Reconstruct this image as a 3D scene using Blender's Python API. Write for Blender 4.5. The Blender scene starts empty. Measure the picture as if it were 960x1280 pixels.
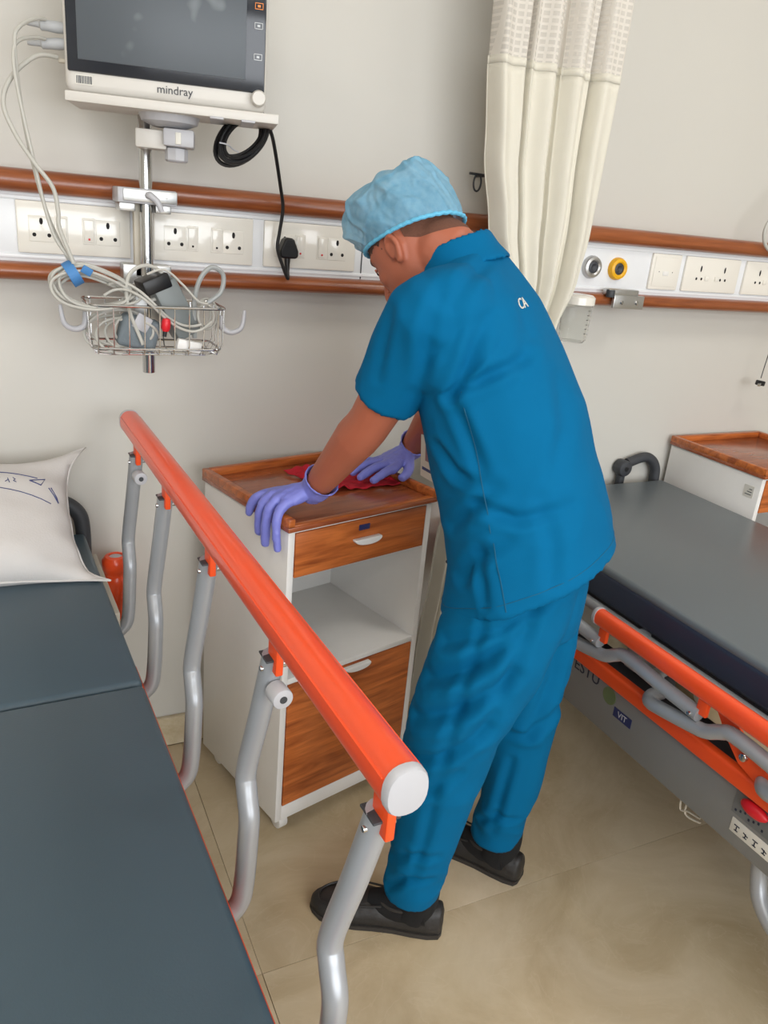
import bpy, bmesh, math, random
from mathutils import Vector, Matrix, noise
random.seed(7)
PI = math.pi
scene = bpy.context.scene
COL = scene.collection

# ------------------------------------------------------------ camera
cam_d = bpy.data.cameras.new('camera'); cam = bpy.data.objects.new('camera', cam_d); COL.objects.link(cam)
def cam_matrix(yaw, pitch, roll, loc):
    y, p, r = (math.radians(a) for a in (yaw, pitch, roll))
    fwd = Vector((math.sin(y)*math.cos(p), math.cos(y)*math.cos(p), math.sin(p)))
    right = Vector((math.cos(y), -math.sin(y), 0)); up = right.cross(fwd)
    r2 = math.cos(r)*right + math.sin(r)*up; u2 = -math.sin(r)*right + math.cos(r)*up
    m = Matrix((r2, u2, -fwd)).transposed().to_4x4(); m.translation = loc
    return m
cam.matrix_world = cam_matrix(27.112, -20.633, 5.348, Vector((0, -1.8203, 1.40)))
cam_d.sensor_fit = 'VERTICAL'; cam_d.sensor_height = 36.0; cam_d.lens = 981.67/1280*36.0
cam_d.clip_start = 0.02
scene.camera = cam

# ------------------------------------------------------------ world, daylight, exposure
w = bpy.data.worlds.new('sky'); scene.world = w; w.use_nodes = True
bg = w.node_tree.nodes['Background']; bg.inputs[0].default_value = (0.80, 0.90, 1.0, 1); bg.inputs[1].default_value = 1.5
def area(name, loc, target, sx, sy, power, color):
    d = bpy.data.lights.new(name, 'AREA'); d.shape = 'RECTANGLE'; d.size = sx; d.size_y = sy; d.energy = power; d.color = color
    o = bpy.data.objects.new(name, d); COL.objects.link(o); o.location = loc
    o.rotation_euler = (Vector(target)-Vector(loc)).to_track_quat('-Z', 'Y').to_euler(); return o
area('window_daylight', (0.5, -4.45, 1.62), (0.7, 0, 1.0), 4.2, 1.7, 118, (0.965, 0.98, 1.0))
vs = scene.view_settings
vs.view_transform = 'Standard'; vs.look = 'None'; vs.gamma = 1.0; vs.use_curve_mapping = False; vs.exposure = -0.12

# ------------------------------------------------------------ helpers
def lin(c):
    c = c/255.0
    return c/12.92 if c <= 0.04045 else ((c+0.055)/1.055)**2.4
def rgb(r, g, b): return (lin(r), lin(g), lin(b), 1)
def new_mat(name):
    m = bpy.data.materials.new(name); m.use_nodes = True
    return m, m.node_tree.nodes, m.node_tree.links, m.node_tree.nodes['Principled BSDF']
def mat(name, col, rough=0.5, metal=0.0, var=0.06, scale=30.0, bump=0.0, spec=0.5, stretch=(1,1,1), coat=0.0, sheen=0.0, bscale=None):
    m, N, L, P = new_mat(name)
    P.inputs['Roughness'].default_value = rough; P.inputs['Metallic'].default_value = metal
    P.inputs['Specular IOR Level'].default_value = spec
    P.inputs['Coat Weight'].default_value = coat; P.inputs['Sheen Weight'].default_value = sheen
    tc = N.new('ShaderNodeTexCoord'); mp = N.new('ShaderNodeMapping'); mp.inputs['Scale'].default_value = stretch
    L.new(tc.outputs['Object'], mp.inputs['Vector'])
    nz = N.new('ShaderNodeTexNoise'); nz.inputs['Scale'].default_value = scale; nz.inputs['Detail'].default_value = 4
    L.new(mp.outputs[0], nz.inputs['Vector'])
    mx = N.new('ShaderNodeMixRGB'); c = col
    mx.inputs[1].default_value = (c[0]*(1-var), c[1]*(1-var), c[2]*(1-var), 1)
    mx.inputs[2].default_value = (min(1, c[0]*(1+var)), min(1, c[1]*(1+var)), min(1, c[2]*(1+var)), 1)
    L.new(nz.outputs['Fac'], mx.inputs[0]); L.new(mx.outputs[0], P.inputs['Base Color'])
    if bump:
        n2 = nz
        if bscale:
            n2 = N.new('ShaderNodeTexNoise'); n2.inputs['Scale'].default_value = bscale; n2.inputs['Detail'].default_value = 3
            L.new(mp.outputs[0], n2.inputs['Vector'])
        b = N.new('ShaderNodeBump'); b.inputs['Strength'].default_value = bump; b.inputs['Distance'].default_value = 0.004
        L.new(n2.outputs['Fac'], b.inputs['Height']); L.new(b.outputs[0], P.inputs['Normal'])
    return m
def wood(name, c1, c2, rough=0.35, stretch=(2, 30, 30), coat=0.1):
    m, N, L, P = new_mat(name)
    tc = N.new('ShaderNodeTexCoord'); mp = N.new('ShaderNodeMapping'); mp.inputs['Scale'].default_value = stretch
    L.new(tc.outputs['Object'], mp.inputs['Vector'])
    n1 = N.new('ShaderNodeTexNoise'); n1.inputs['Scale'].default_value = 1.6; n1.inputs['Detail'].default_value = 8; n1.inputs['Distortion'].default_value = 1.2
    L.new(mp.outputs[0], n1.inputs['Vector'])
    n2 = N.new('ShaderNodeTexNoise'); n2.inputs['Scale'].default_value = 9; n2.inputs['Detail'].default_value = 5
    L.new(mp.outputs[0], n2.inputs['Vector'])
    ad = N.new('ShaderNodeMath'); ad.operation = 'MULTIPLY_ADD'; ad.inputs[1].default_value = 0.35; L.new(n2.outputs['Fac'], ad.inputs[0]); L.new(n1.outputs['Fac'], ad.inputs[2])
    cr = N.new('ShaderNodeValToRGB'); cr.color_ramp.elements[0].position = 0.45; cr.color_ramp.elements[0].color = c2
    cr.color_ramp.elements[1].position = 0.85; cr.color_ramp.elements[1].color = c1
    L.new(ad.outputs[0], cr.inputs[0]); L.new(cr.outputs[0], P.inputs['Base Color'])
    P.inputs['Roughness'].default_value = rough; P.inputs['Coat Weight'].default_value = coat; P.inputs['Coat Roughness'].default_value = 0.25
    return m
def marble(name, base, dark, light, rough, scale=1.0):
    m, N, L, P = new_mat(name)
    tc = N.new('ShaderNodeTexCoord'); mp = N.new('ShaderNodeMapping'); mp.inputs['Scale'].default_value = (scale,)*3
    L.new(tc.outputs['Object'], mp.inputs['Vector'])
    n1 = N.new('ShaderNodeTexNoise'); n1.inputs['Scale'].default_value = 3.2; n1.inputs['Detail'].default_value = 9; n1.inputs['Distortion'].default_value = 0.9; n1.inputs['Roughness'].default_value = 0.62
    L.new(mp.outputs[0], n1.inputs['Vector'])
    cr = N.new('ShaderNodeValToRGB'); e = cr.color_ramp.elements
    e[0].position = 0.3; e[0].color = dark; e[1].position = 0.72; e[1].color = light
    k = cr.color_ramp.elements.new(0.5); k.color = base
    L.new(n1.outputs['Fac'], cr.inputs[0])
    n2 = N.new('ShaderNodeTexNoise'); n2.inputs['Scale'].default_value = 5; n2.inputs['Detail'].default_value = 6; n2.inputs['Distortion'].default_value = 2.2
    L.new(mp.outputs[0], n2.inputs['Vector'])
    c2 = N.new('ShaderNodeValToRGB'); e = c2.color_ramp.elements
    e[0].position = 0.485; e[0].color = (0, 0, 0, 1); e[1].position = 0.5; e[1].color = (.22, .22, .22, 1); k = c2.color_ramp.elements.new(0.515); k.color = (0, 0, 0, 1)
    L.new(n2.outputs['Fac'], c2.inputs[0])
    mx = N.new('ShaderNodeMixRGB'); L.new(c2.outputs[0], mx.inputs[0]); L.new(cr.outputs[0], mx.inputs[1]); mx.inputs[2].default_value = light
    L.new(mx.outputs[0], P.inputs['Base Color']); P.inputs['Roughness'].default_value = rough
    return m
def glass_mat(name, col=(1, 1, 1, 1), rough=0.05, ior=1.45):
    m, N, L, P = new_mat(name)
    P.inputs['Base Color'].default_value = col; P.inputs['Roughness'].default_value = rough; P.inputs['Transmission Weight'].default_value = 1; P.inputs['IOR'].default_value = ior
    return m

class MB:
    """collects geometry, then builds ONE mesh object"""
    def __init__(s): s.v = []; s.f = []
    def add(s, vs_, fs_):
        o = len(s.v); s.v += [Vector(p) for p in vs_]; s.f += [tuple(i+o for i in f) for f in fs_]; return s
    def bm(s, b, M=None):
        b.verts.ensure_lookup_table(); o = len(s.v)
        for i, v in enumerate(b.verts): v.index = i
        s.v += [(M @ v.co if M else v.co.copy()) for v in b.verts]
        s.f += [tuple(v.index+o for v in f.verts) for f in b.faces]; b.free(); return s
    def box(s, c, size, bev=0.0, rot=None, seg=2):
        b = bmesh.new(); bmesh.ops.create_cube(b, size=1.0)
        for v in b.verts: v.co = Vector((v.co.x*size[0], v.co.y*size[1], v.co.z*size[2]))
        if bev > 0: bmesh.ops.bevel(b, geom=b.edges[:], offset=min(bev, min(size)*0.49), segments=seg, profile=0.5, affect='EDGES')
        M = Matrix.Translation(Vector(c))
        if rot is not None: M = M @ (rot.to_4x4() if not isinstance(rot, tuple) else Matrix.Rotation(rot[2], 4, 'Z') @ Matrix.Rotation(rot[1], 4, 'Y') @ Matrix.Rotation(rot[0], 4, 'X'))
        return s.bm(b, M)
    def b2(s, x0, x1, y0, y1, z0, z1, bev=0.0, seg=2):
        return s.box(((x0+x1)/2, (y0+y1)/2, (z0+z1)/2), (abs(x1-x0), abs(y1-y0), abs(z1-z0)), bev, None, seg)
    def rings(s, R, close=False, cap0=True, cap1=True):
        n = len(R[0]); o = len(s.v)
        for r in R: s.v += [Vector(p) for p in r]
        m = len(R)
        for i in range(m if close else m-1):
            a = o+i*n; b_ = o+((i+1) % m)*n
            for j in range(n): s.f.append((a+j, a+(j+1) % n, b_+(j+1) % n, b_+j))
        if not close:
            if cap0: s.f.append(tuple(o+j for j in reversed(range(n))))
            if cap1: s.f.append(tuple(o+(m-1)*n+j for j in range(n)))
        return s
    def tube(s, pts, r, seg=10, smooth=0, closed=False, cap=True):
        pts = [Vector(p) for p in pts]
        rs = list(r) if isinstance(r, (list, tuple)) else [r]*len(pts)
        if smooth: pts, rs = catmull(pts, rs, smooth, closed)
        n = len(pts); R = []; up = None
        for i, p in enumerate(pts):
            if closed: t = pts[(i+1) % n]-pts[i-1]
            else: t = pts[min(i+1, n-1)]-pts[max(i-1, 0)]
            if t.length < 1e-9: t = Vector((0, 0, 1))
            t.normalize()
            if up is None:
                up = Vector((0, 0, 1)) if abs(t.z) < 0.9 else Vector((1, 0, 0))
            u = up - t*up.dot(t)
            if u.length < 1e-6: u = t.orthogonal()
            u.normalize(); v = t.cross(u); up = u
            R.append([p + (u*math.cos(a)+v*math.sin(a))*rs[i] for a in (2*PI*k/seg for k in range(seg))])
        return s.rings(R, closed, cap, cap)
    def cyl(s, p0, p1, r0, r1=None, seg=24, bev=0.0):
        r1 = r0 if r1 is None else r1; p0 = Vector(p0); p1 = Vector(p1); t = (p1-p0).normalized()
        if bev > 0: return s.tube([p0, p0+t*bev*.3, p0+t*bev, p1-t*bev, p1-t*bev*.3, p1], [r0-bev, r0-bev*.3, r0, r1, r1-bev*.3, r1-bev], seg)
        return s.tube([p0, p1], [r0, r1], seg)
    def lathe(s, prof, axis0, axis, seg=28):
        a0 = Vector(axis0); ax = Vector(axis).normalized(); u = ax.orthogonal().normalized(); v = ax.cross(u)
        return s.rings([[a0+ax*h+(u*math.cos(2*PI*k/seg)+v*math.sin(2*PI*k/seg))*max(r, 1e-4) for k in range(seg)] for r, h in prof])
    def ell(s, c, rad, seg=20, M=None):
        b = bmesh.new(); bmesh.ops.create_uvsphere(b, u_segments=seg, v_segments=max(6, seg//2), radius=1.0)
        T = Matrix.Translation(Vector(c)) @ (M.to_4x4() if M else Matrix.Identity(4)) @ Matrix.Diagonal((*rad, 1))
        return s.bm(b, T)
    def prism(s, poly, o, u, v, nrm, t0, t1):
        """extrude a 2D outline poly (in axes u, v at origin o) along nrm from t0 to t1"""
        o, u, v, nrm = (Vector(k) for k in (o, u, v, nrm))
        return s.rings([[o+u*a+v*b+nrm*t for a, b in poly] for t in (t0, t1)])
    def build(s, name, m, parent=None, smooth=True, angle=40):
        me = bpy.data.meshes.new(name); me.from_pydata([tuple(p) for p in s.v], [], s.f)
        b = bmesh.new(); b.from_mesh(me); bmesh.ops.recalc_face_normals(b, faces=b.faces[:]); b.to_mesh(me); b.free()
        me.materials.append(m)
        if smooth:
            me.shade_smooth()
            try: me.set_sharp_from_angle(angle=math.radians(angle))
            except Exception: pass
        o = bpy.data.objects.new(name, me); COL.objects.link(o)
        if parent: o.parent = parent
        return o
def catmull(pts, rs, k, closed=False):
    n = len(pts); P = []; Rr = []
    rng = range(n) if closed else range(n-1)
    for i in rng:
        if closed: a, b, c, d = (pts[(i+j) % n] for j in (-1, 0, 1, 2)); r0, r1 = rs[i], rs[(i+1) % n]
        else: a, b, c, d = pts[max(i-1, 0)], pts[i], pts[i+1], pts[min(i+2, n-1)]; r0, r1 = rs[i], rs[i+1]
        for q in range(k):
            t = q/k
            P.append(0.5*((2*b)+(c-a)*t+(2*a-5*b+4*c-d)*t*t+(3*b-a-3*c+d)*t**3)); Rr.append(r0+(r1-r0)*t)
    if not closed: P.append(pts[-1].copy()); Rr.append(rs[-1])
    return P, Rr
def thing(name, label, cat, loc=(0, 0, 0), rotz=0.0, group=None):
    o = bpy.data.objects.new(name, None); COL.objects.link(o); o.empty_display_size = 0.05
    o.location = loc; o.rotation_euler = (0, 0, rotz); tag(o, label, cat, group); return o
def tag(o, label, cat, group=None):
    o['label'] = label; o['category'] = cat
    if group: o['group'] = group
    return o
def struct(o): o['kind'] = 'structure'; return o
def text(name, s_, size, m, parent, loc, u, v, ext=0.0004, align='CENTER'):
    """flat lettering, built as a thin mesh; u = reading direction, v = up of the letters"""
    c = bpy.data.curves.new('lettering', 'FONT'); c.body = s_; c.size = size; c.align_x = align; c.align_y = 'CENTER'; c.extrude = ext; c.resolution_u = 3
    o = bpy.data.objects.new('lettering_source', c); COL.objects.link(o)
    bpy.context.view_layer.update()
    me = bpy.data.meshes.new_from_object(o.evaluated_get(bpy.context.evaluated_depsgraph_get()))
    bpy.data.objects.remove(o); bpy.data.curves.remove(c)
    u = Vector(u).normalized(); v = Vector(v).normalized(); n = u.cross(v)
    T = Matrix((u, v, n)).transposed().to_4x4(); T.translation = Vector(loc); me.transform(T)
    me.materials.clear(); me.materials.append(m)
    ob = bpy.data.objects.new(name, me); COL.objects.link(ob); ob.parent = parent; return ob

# ------------------------------------------------------------ materials
M_wall = mat('wall_paint', rgb(205, 202, 194), 0.55, var=0.015, scale=3, bump=0.02, bscale=160)
M_ceil = mat('ceiling_paint', rgb(235, 233, 228), 0.8, var=0.02)
M_tile = marble('beige_marble', rgb(200, 182, 150), rgb(178, 157, 122), rgb(216, 200, 172), 0.30)
M_grout = mat('grout', rgb(168, 148, 118), 0.8)
M_skirt = marble('skirting_marble', rgb(200, 185, 155), rgb(175, 155, 122), rgb(222, 210, 188), 0.25, 2.0)
M_white = mat('white_laminate', rgb(232, 230, 226), 0.35, var=0.02)
M_panel = mat('panel_white_metal', rgb(232, 234, 236), 0.3, var=0.015)
M_plate = mat('ivory_plastic', rgb(236, 232, 222), 0.16, var=0.01, coat=0.4)
M_rail = wood('rail_wood', rgb(158, 88, 46), rgb(120, 60, 30), 0.3, (2, 26, 26), 0.3)
M_wood = wood('cabinet_wood', rgb(206, 116, 56), rgb(140, 68, 28), 0.32, (2.2, 24, 24), 0.15)
M_woodtop = wood('cabinet_top_wood', rgb(172, 96, 58), rgb(130, 66, 38), 0.22, (2.2, 22, 22), 0.4)
M_orange = mat('orange_plastic', rgb(246, 84, 36), 0.3, var=0.03, coat=0.3)
M_orange2 = mat('orange_paint', rgb(240, 82, 30), 0.38, var=0.03)
M_tube = mat('silver_paint', rgb(168, 171, 175), 0.32, metal=0.25, var=0.03)
M_cap = mat('grey_plastic', rgb(188, 188, 192), 0.4, var=0.02)
M_mattress = mat('slate_vinyl', rgb(66, 84, 95), 0.4, var=0.04, scale=6, bump=0.05, bscale=400)
M_navy = mat('navy_vinyl', rgb(42, 52, 70), 0.42, var=0.04)
M_matgrey = mat('grey_vinyl', rgb(100, 108, 113), 0.32, var=0.03, scale=5, bump=0.04, bscale=400)
M_bedgrey = mat('grey_bed_panel', rgb(128, 128, 126), 0.45, var=0.03)
M_dark = mat('dark_rubber', rgb(58, 60, 64), 0.55, var=0.05)
M_black = mat('black_plastic', rgb(22, 22, 24), 0.4, var=0.1)
M_hole = mat('socket_hole', rgb(25, 22, 22), 0.8, var=0.05)
M_chrome = mat('chrome', rgb(200, 200, 200), 0.18, metal=1.0, var=0.03)
M_steel = mat('brushed_steel', rgb(190, 190, 188), 0.35, metal=0.9, var=0.05)
M_beige = mat('beige_frame', rgb(196, 188, 172), 0.5, var=0.03)
M_ivory = mat('monitor_casing', rgb(214, 210, 203), 0.4, var=0.015)
M_cable = mat('grey_cable', rgb(190, 188, 180), 0.45, var=0.03)
M_greybox = mat('grey_case', rgb(122, 128, 128), 0.45, var=0.05)
M_blue = mat('blue_strap', rgb(70, 130, 190), 0.6, var=0.08)
M_red = mat('red_plastic', rgb(215, 30, 42), 0.4, var=0.05)
M_yellow = mat('yellow_plastic', rgb(236, 176, 20), 0.35, var=0.03)
M_ink = mat('blue_ink', rgb(66, 74, 120), 0.7, var=0.1)
M_inkb = mat('dark_ink', rgb(40, 44, 60), 0.7, var=0.1)
M_curtain = mat('cream_cloth', rgb(222, 217, 202), 0.85, var=0.04, scale=20, bump=0.15, bscale=600, sheen=0.2)
M_pillow = mat('white_cotton', rgb(206, 203, 200), 0.85, var=0.02, bump=0.15, bscale=260, sheen=0.1)
M_redcloth = mat('red_cloth', rgb(190, 24, 44), 0.9, var=0.15, scale=40, bump=0.3, bscale=500)
M_sticker = mat('white_sticker', rgb(225, 222, 212), 0.5, var=0.02)
M_clear = glass_mat('clear_plastic', (0.96, 0.97, 0.96, 1), 0.12, 1.2)
def emis(name, col, s_):
    m, N, L, P = new_mat(name); P.inputs['Emission Color'].default_value = col; P.inputs['Emission Strength'].default_value = s_; P.inputs['Base Color'].default_value = col; return m

# ------------------------------------------------------------ the room
XL, XR, YF, ZC = -2.8, 4.9, -4.6, 2.75
fl = struct(MB().b2(XL, XR, YF, 0.1, -0.12, -0.004).build('floor', M_grout, None, False))
tw, td, g = 1.2, 0.8, 0.0005
me_t = None; x0 = 0.37 - 3*tw; j = 0
while x0 < XR:
    y0 = -0.763 - 5*td
    while y0 < 0.0:
        a, b = max(x0, XL), min(x0+tw, XR); c, d = max(y0, YF), min(y0+td, -0.012)
        if b-a > 0.01 and d-c > 0.01:
            o = MB().box(((b-a)/2, (d-c)/2, -0.006), (b-a-2*g, d-c-2*g, 0.012), 0.0004, None, 1).build('floor_tile', M_tile, fl)
            o.location = (a, c, 0.0)
        y0 += td
    x0 += tw
struct(MB().b2(XL, XR, 0, 0.12, 0, ZC).build('wall_back', M_wall, None, False))
struct(MB().b2(XL-0.12, XL, YF, 0.12, 0, ZC).build('wall_left', M_wall, None, False))
struct(MB().b2(XR, XR+0.12, YF, 0.12, 0, ZC).build('wall_right', M_wall, None, False))
WX0, WX1, WZ0, WZ1 = -1.8, 2.8, 0.7, 2.55
wf = MB(); t0, t1 = YF-0.12, YF
wf.b2(XL, WX0, t0, t1, 0, ZC); wf.b2(WX1, XR, t0, t1, 0, ZC); wf.b2(WX0, WX1, t0, t1, 0, WZ0); wf.b2(WX0, WX1, t0, t1, WZ1, ZC)
struct(wf.build('wall_front', M_wall, None, False))
wfr = MB(); fw = 0.05
for a, b, c, d in ((WX0, WX1, WZ0, WZ0+fw), (WX0, WX1, WZ1-fw, WZ1), (WX0, WX0+fw, WZ0, WZ1), (WX1-fw, WX1, WZ0, WZ1), (0.475, 0.525, WZ0, WZ1)):
    wfr.b2(a, b, t0+0.03, t0+0.09, c, d)
win = struct(wfr.build('window_1', M_white, None, False))
for a, b in ((WX0+fw, 0.475), (0.525, WX1-fw)):
    p = MB().b2(a, b, t0+0.055, t0+0.061, WZ0+fw, WZ1-fw).build('pane', glass_mat('window_glass', (1, 1, 1, 1), 0.0, 1.02), win)
struct(MB().b2(XL, XR, YF, 0.12, ZC, ZC+0.1).build('ceiling', M_ceil, None, False))
# marble skirting, in pieces along the wall
bb = struct(MB().b2(XL, XR, -0.004, 0.0, 0, 0.088).build('baseboard_back', M_grout, None, False))
x = -2.78
while x < XR-0.02:
    e = min(x+0.8, XR-0.01)
    o = MB().box(((e-x)/2, -0.007, 0.046), (e-x-0.003, 0.013, 0.09), 0.002, None, 1).build('skirting_tile', M_skirt, bb); o.location = (x, 0, 0); x = e
# recessed ceiling light panels (real lamps of the ward)
M_lamp = emis('lamp_diffuser', (1.0, 0.96, 0.9, 1), 3.0)
for i, (lx, ly) in enumerate(((1.9, -1.3), (1.9, -3.2), (-0.9, -1.3), (-0.9, -3.2))):
    t = thing('ceiling_light', 'square white ceiling light panel above the ward beds', 'ceiling light', (lx, ly, ZC-0.03), 0, 'ceiling light panels')
    fr = MB()
    for sx, sy, wx, wy in ((0, .3, .64, .04), (0, -.3, .64, .04), (.3, 0, .04, .56), (-.3, 0, .04, .56)): fr.box((sx, sy, 0.014), (wx, wy, 0.03), 0.003)
    fr.build('light_frame', M_white, t)
    MB().box((0, 0, 0.018), (0.56, 0.56, 0.012)).build('diffuser', M_lamp, t)
    d = bpy.data.lights.new('ceiling_lamp', 'AREA'); d.shape = 'SQUARE'; d.size = 0.55; d.energy = 8; d.color = (1.0, 0.97, 0.93)
    lo = bpy.data.objects.new('ceiling_lamp', d); COL.objects.link(lo); lo.parent = t; lo.location = (0, 0, -0.005)

# ------------------------------------------------------------ bed-head service panel
t = thing('bedhead_panel', 'long white bed-head service panel with wooden bumper rails on the wall', 'wall panel', (0, 0, 1.22))
PX0, PX1 = -1.6, 3.6
pan = MB().b2(PX0, PX1, -0.05, 0.0, 0.03, 0.166, 0.003).build('panel', M_panel, t)
for z in (0.043, 0.151): MB().b2(PX0, PX1, -0.0525, -0.049, z-0.004, z+0.004, 0.0015).build('panel_groove', M_panel, pan)
def railprof(z0, z1):
    zc = (z0+z1)/2; h = (z1-z0)/2; pts = []
    for k in range(13):
        a = -PI/2+PI*k/12; pts.append((-0.052-0.03*max(0, math.cos(a))**0.7, zc+h*math.sin(a)))
    return [(0.0, z0)]+pts+[(0.0, z1)]
for z0, z1 in ((-0.002, 0.033), (0.160, 0.203)):
    m = MB(); pr = railprof(z0, z1); m.rings([[(xx, y, z) for y, z in pr] for xx in (PX0, PX1)]); m.build('bumper_rail', M_rail, t)
def socket_plate(xa, xb, kind, z0=0.050, z1=0.147):
    y = -0.0535; zc = (z0+z1)/2; xm = (xa+xb)/2; wd = xb-xa
    pl = MB().b2(xa, xb, -0.058, -0.049, z0, z1, 0.0025).build('socket_plate', M_plate, t)
    fy = -0.0588
    def hole(x, z, rx=.0054, rz=.0054):
        MB().ell((x, fy, z), (rx, 0.0012, rz), 12).build('socket_hole', M_hole, pl)
    def insert(x, z, ww, hh): MB().box((x, -0.0585, z), (ww, 0.0022, hh), 0.0012).build('socket_insert', M_plate, pl)
    def sock(x):
        insert(x, zc-.002, 0.046, 0.048); hole(x, zc+.012, .005, .009); hole(x-.0135, zc-.0135); hole(x+.0135, zc-.0135)
    def switch(x, lit=True):
        insert(x, zc-.001, 0.024, 0.05)
        MB().box((x, -0.0602, zc-.001), (0.019, 0.004, 0.043), 0.0015, (0.06, 0, 0)).build('rocker_switch', M_plate, pl)
        if lit: MB().box((x, -0.0622, zc-.016), (0.004, 0.002, 0.004), 0.0008).build('switch_lamp', M_red if lit != 2 else M_hole, pl)
    if kind == 'mains':
        k = 1 if wd < 0.215 else 1.02
        sock(xm-.062*k); switch(xm-.0255*k); switch(xm+.0255*k, True); sock(xm+.062*k)
    elif kind == 'mains2':
        sock(xm-.062); switch(xm-.0255, 2); switch(xm+.0255, 2); sock(xm+.062)
    elif kind == 'data':
        MB().box((xm, -0.0585, zc), (wd*.82, 0.002, (z1-z0)*.82), 0.001).build('socket_insert', M_plate, pl)
        hole(xm-.025, zc, .002, .002); hole(xm+.025, zc, .002, .002)
        MB().box((xm, -0.0600, zc-.004), (.022, .002, .012), .0008).build('jack', M_white, pl)
    elif kind == 'small':
        for s_ in (-1, 1):
            cx = xm+s_*.048
            hole(cx, zc+.016, .003, .009); hole(cx-.012, zc-.012, .0035, .004); hole(cx+.008, zc-.012, .0035, .004)
            MB().box((cx+s_*-.028, -0.0592, zc-.010), (.014, .003, .012), .001).build('rocker_switch', M_plate, pl)
    return pl
for xa, xb, k in ((-0.47, -0.255, 'mains'), (-0.215, -0.005, 'mains'), (0.05, 0.262, 'mains'), (0.308, 0.520, 'mains2'), (0.545, 0.765, 'mains'), (1.672, 1.780, 'data'), (1.80, 2.018, 'small'), (2.045, 2.263, 'small'), (2.29, 2.50, 'small')):
    socket_plate(xa, xb, k)
# seams of the panel sections
for xs in (0.785, 1.135, 1.150): MB().b2(xs-.0012, xs+.0012, -0.0515, -0.049, 0.034, 0.160).build('panel_seam', M_dark, pan)
# gas outlets
for gx, m_, nm in ((1.463, M_steel, 'gas_outlet'), (1.553, M_yellow, 'gas_outlet')):
    o = MB(); o.lathe([(0.0, 0), (0.030, 0.0), (0.030, 0.006), (0.0265, 0.014), (0.020, 0.016), (0.016, 0.013), (0.0155, 0.004)], (gx, -0.05, 0.098), (0, -1, 0), 32)
    go = o.build(nm, m_, t)
    MB().lathe([(0.0, 0), (0.0155, 0.0), (0.0155, 0.010), (0.010, 0.0125), (0.006, 0.009), (0.0, 0.008)], (gx, -0.052, 0.098), (0, -1, 0), 24).build('outlet_valve', M_dark, go)

# metal bracket clipped on the lower rail, right of the yellow outlet
t = thing('rail_bracket', 'bare metal bracket with two screws clamped below the yellow gas outlet', 'bracket', (1.565, -0.09, 1.205))
MB().b2(-0.062, 0.042, -0.008, 0.02, 0.045, 0.062, 0.003).build('clamp_jaw', M_steel, t)
bp = MB().b2(-0.045, 0.062, -0.012, -0.002, 0.012, 0.047, 0.002).build('plate', M_steel, t)
for sx in (-0.018, 0.035): MB().lathe([(0, 0), (.006, 0), (.006, .003), (.004, .005), (0, .005)], (sx, -0.012, 0.029), (0, -1, 0), 14).build('screw', M_chrome, bp)
MB().cyl((-0.052, 0.0, 0.04), (-0.052, 0.0, 0.06), 0.012, None, 16, .002).build('pivot', M_dark, t)

# clear jar hanging from the rail
t = thing('suction_jar', 'clear plastic suction jar with cream lid hanging beside the cream curtain', 'jar', (1.375, -0.13, 1.13))
MB().lathe([(0.0, 0.0), (0.030, 0.0), (0.036, 0.008), (0.040, 0.098), (0.038, 0.098), (0.034, 0.010), (0.028, 0.003), (0.0, 0.003)], (0, 0, 0), (0, 0, 1), 32).build('jar_body', M_clear, t)
MB().lathe([(0, .098), (.044, .098), (.044, .116), (.036, .122), (.012, .124), (0, .124)], (0, 0, 0), (0, 0, 1), 32).build('lid', M_plate, t)
MB().b2(-.02, .02, .03, .078, .085, .11, .004).build('hanger', M_plate, t)
for k in range(6): MB().b2(.034+k*.0006, .0395+k*.0006, -.012, -.004, .02+k*.012, .0212+k*.012).build('graduation_mark', M_dark, t)

# hook ring on the wall
t = thing('wall_hook', 'small dark metal wall hook with hanging ring beside the curtain', 'hook', (1.070, -0.055, 1.51))
MB().tube([(0.03, 0.055, 0), (0.03, 0.0, 0.0), (0.022, -0.004, 0), (-0.024, -0.004, 0.001)], 0.003, 8, 5).build('hook_rod', M_dark, t)
MB().tube([(0.013*math.sin(a)*(.8 if a else 1), -0.004, -0.018-0.019*-math.cos(a)) for a in [2*PI*k/20 for k in range(20)]], 0.0024, 8, 0, True).build('ring', M_dark, t)

# hanging tube and clip at the right
t = tag(MB().tube([(2.16, -.09, 1.62), (2.09, -.10, 1.535), (2.035, -.10, 1.47), (2.045, -.10, 1.42), (2.10, -.10, 1.395), (2.17, -.10, 1.42)], 0.005, 10, 8).build('oxygen_tube', M_cable), 'thin clear-grey tube looped over the top rail by the far cabinet', 'tube')
t = thing('cord_clip', 'small black clip hanging on a thin cord above the far cabinet', 'clip', (2.21, -0.07, 0.995))
MB().tube([(0.03, 0.0, 0.22), (0.012, 0.0, 0.12), (0.003, 0, 0.02)], 0.0014, 6, 4).build('cord', M_dark, t)
cb = MB().box((0.006, 0, 0.004), (0.036, 0.012, 0.016), 0.003, (0, 0.15, 0)).build('clip_body', M_black, t)
MB().box((-0.006, -0.007, 0.0), (0.014, 0.004, 0.010), 0.002).build('clip_jaw', M_chrome, t)

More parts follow.
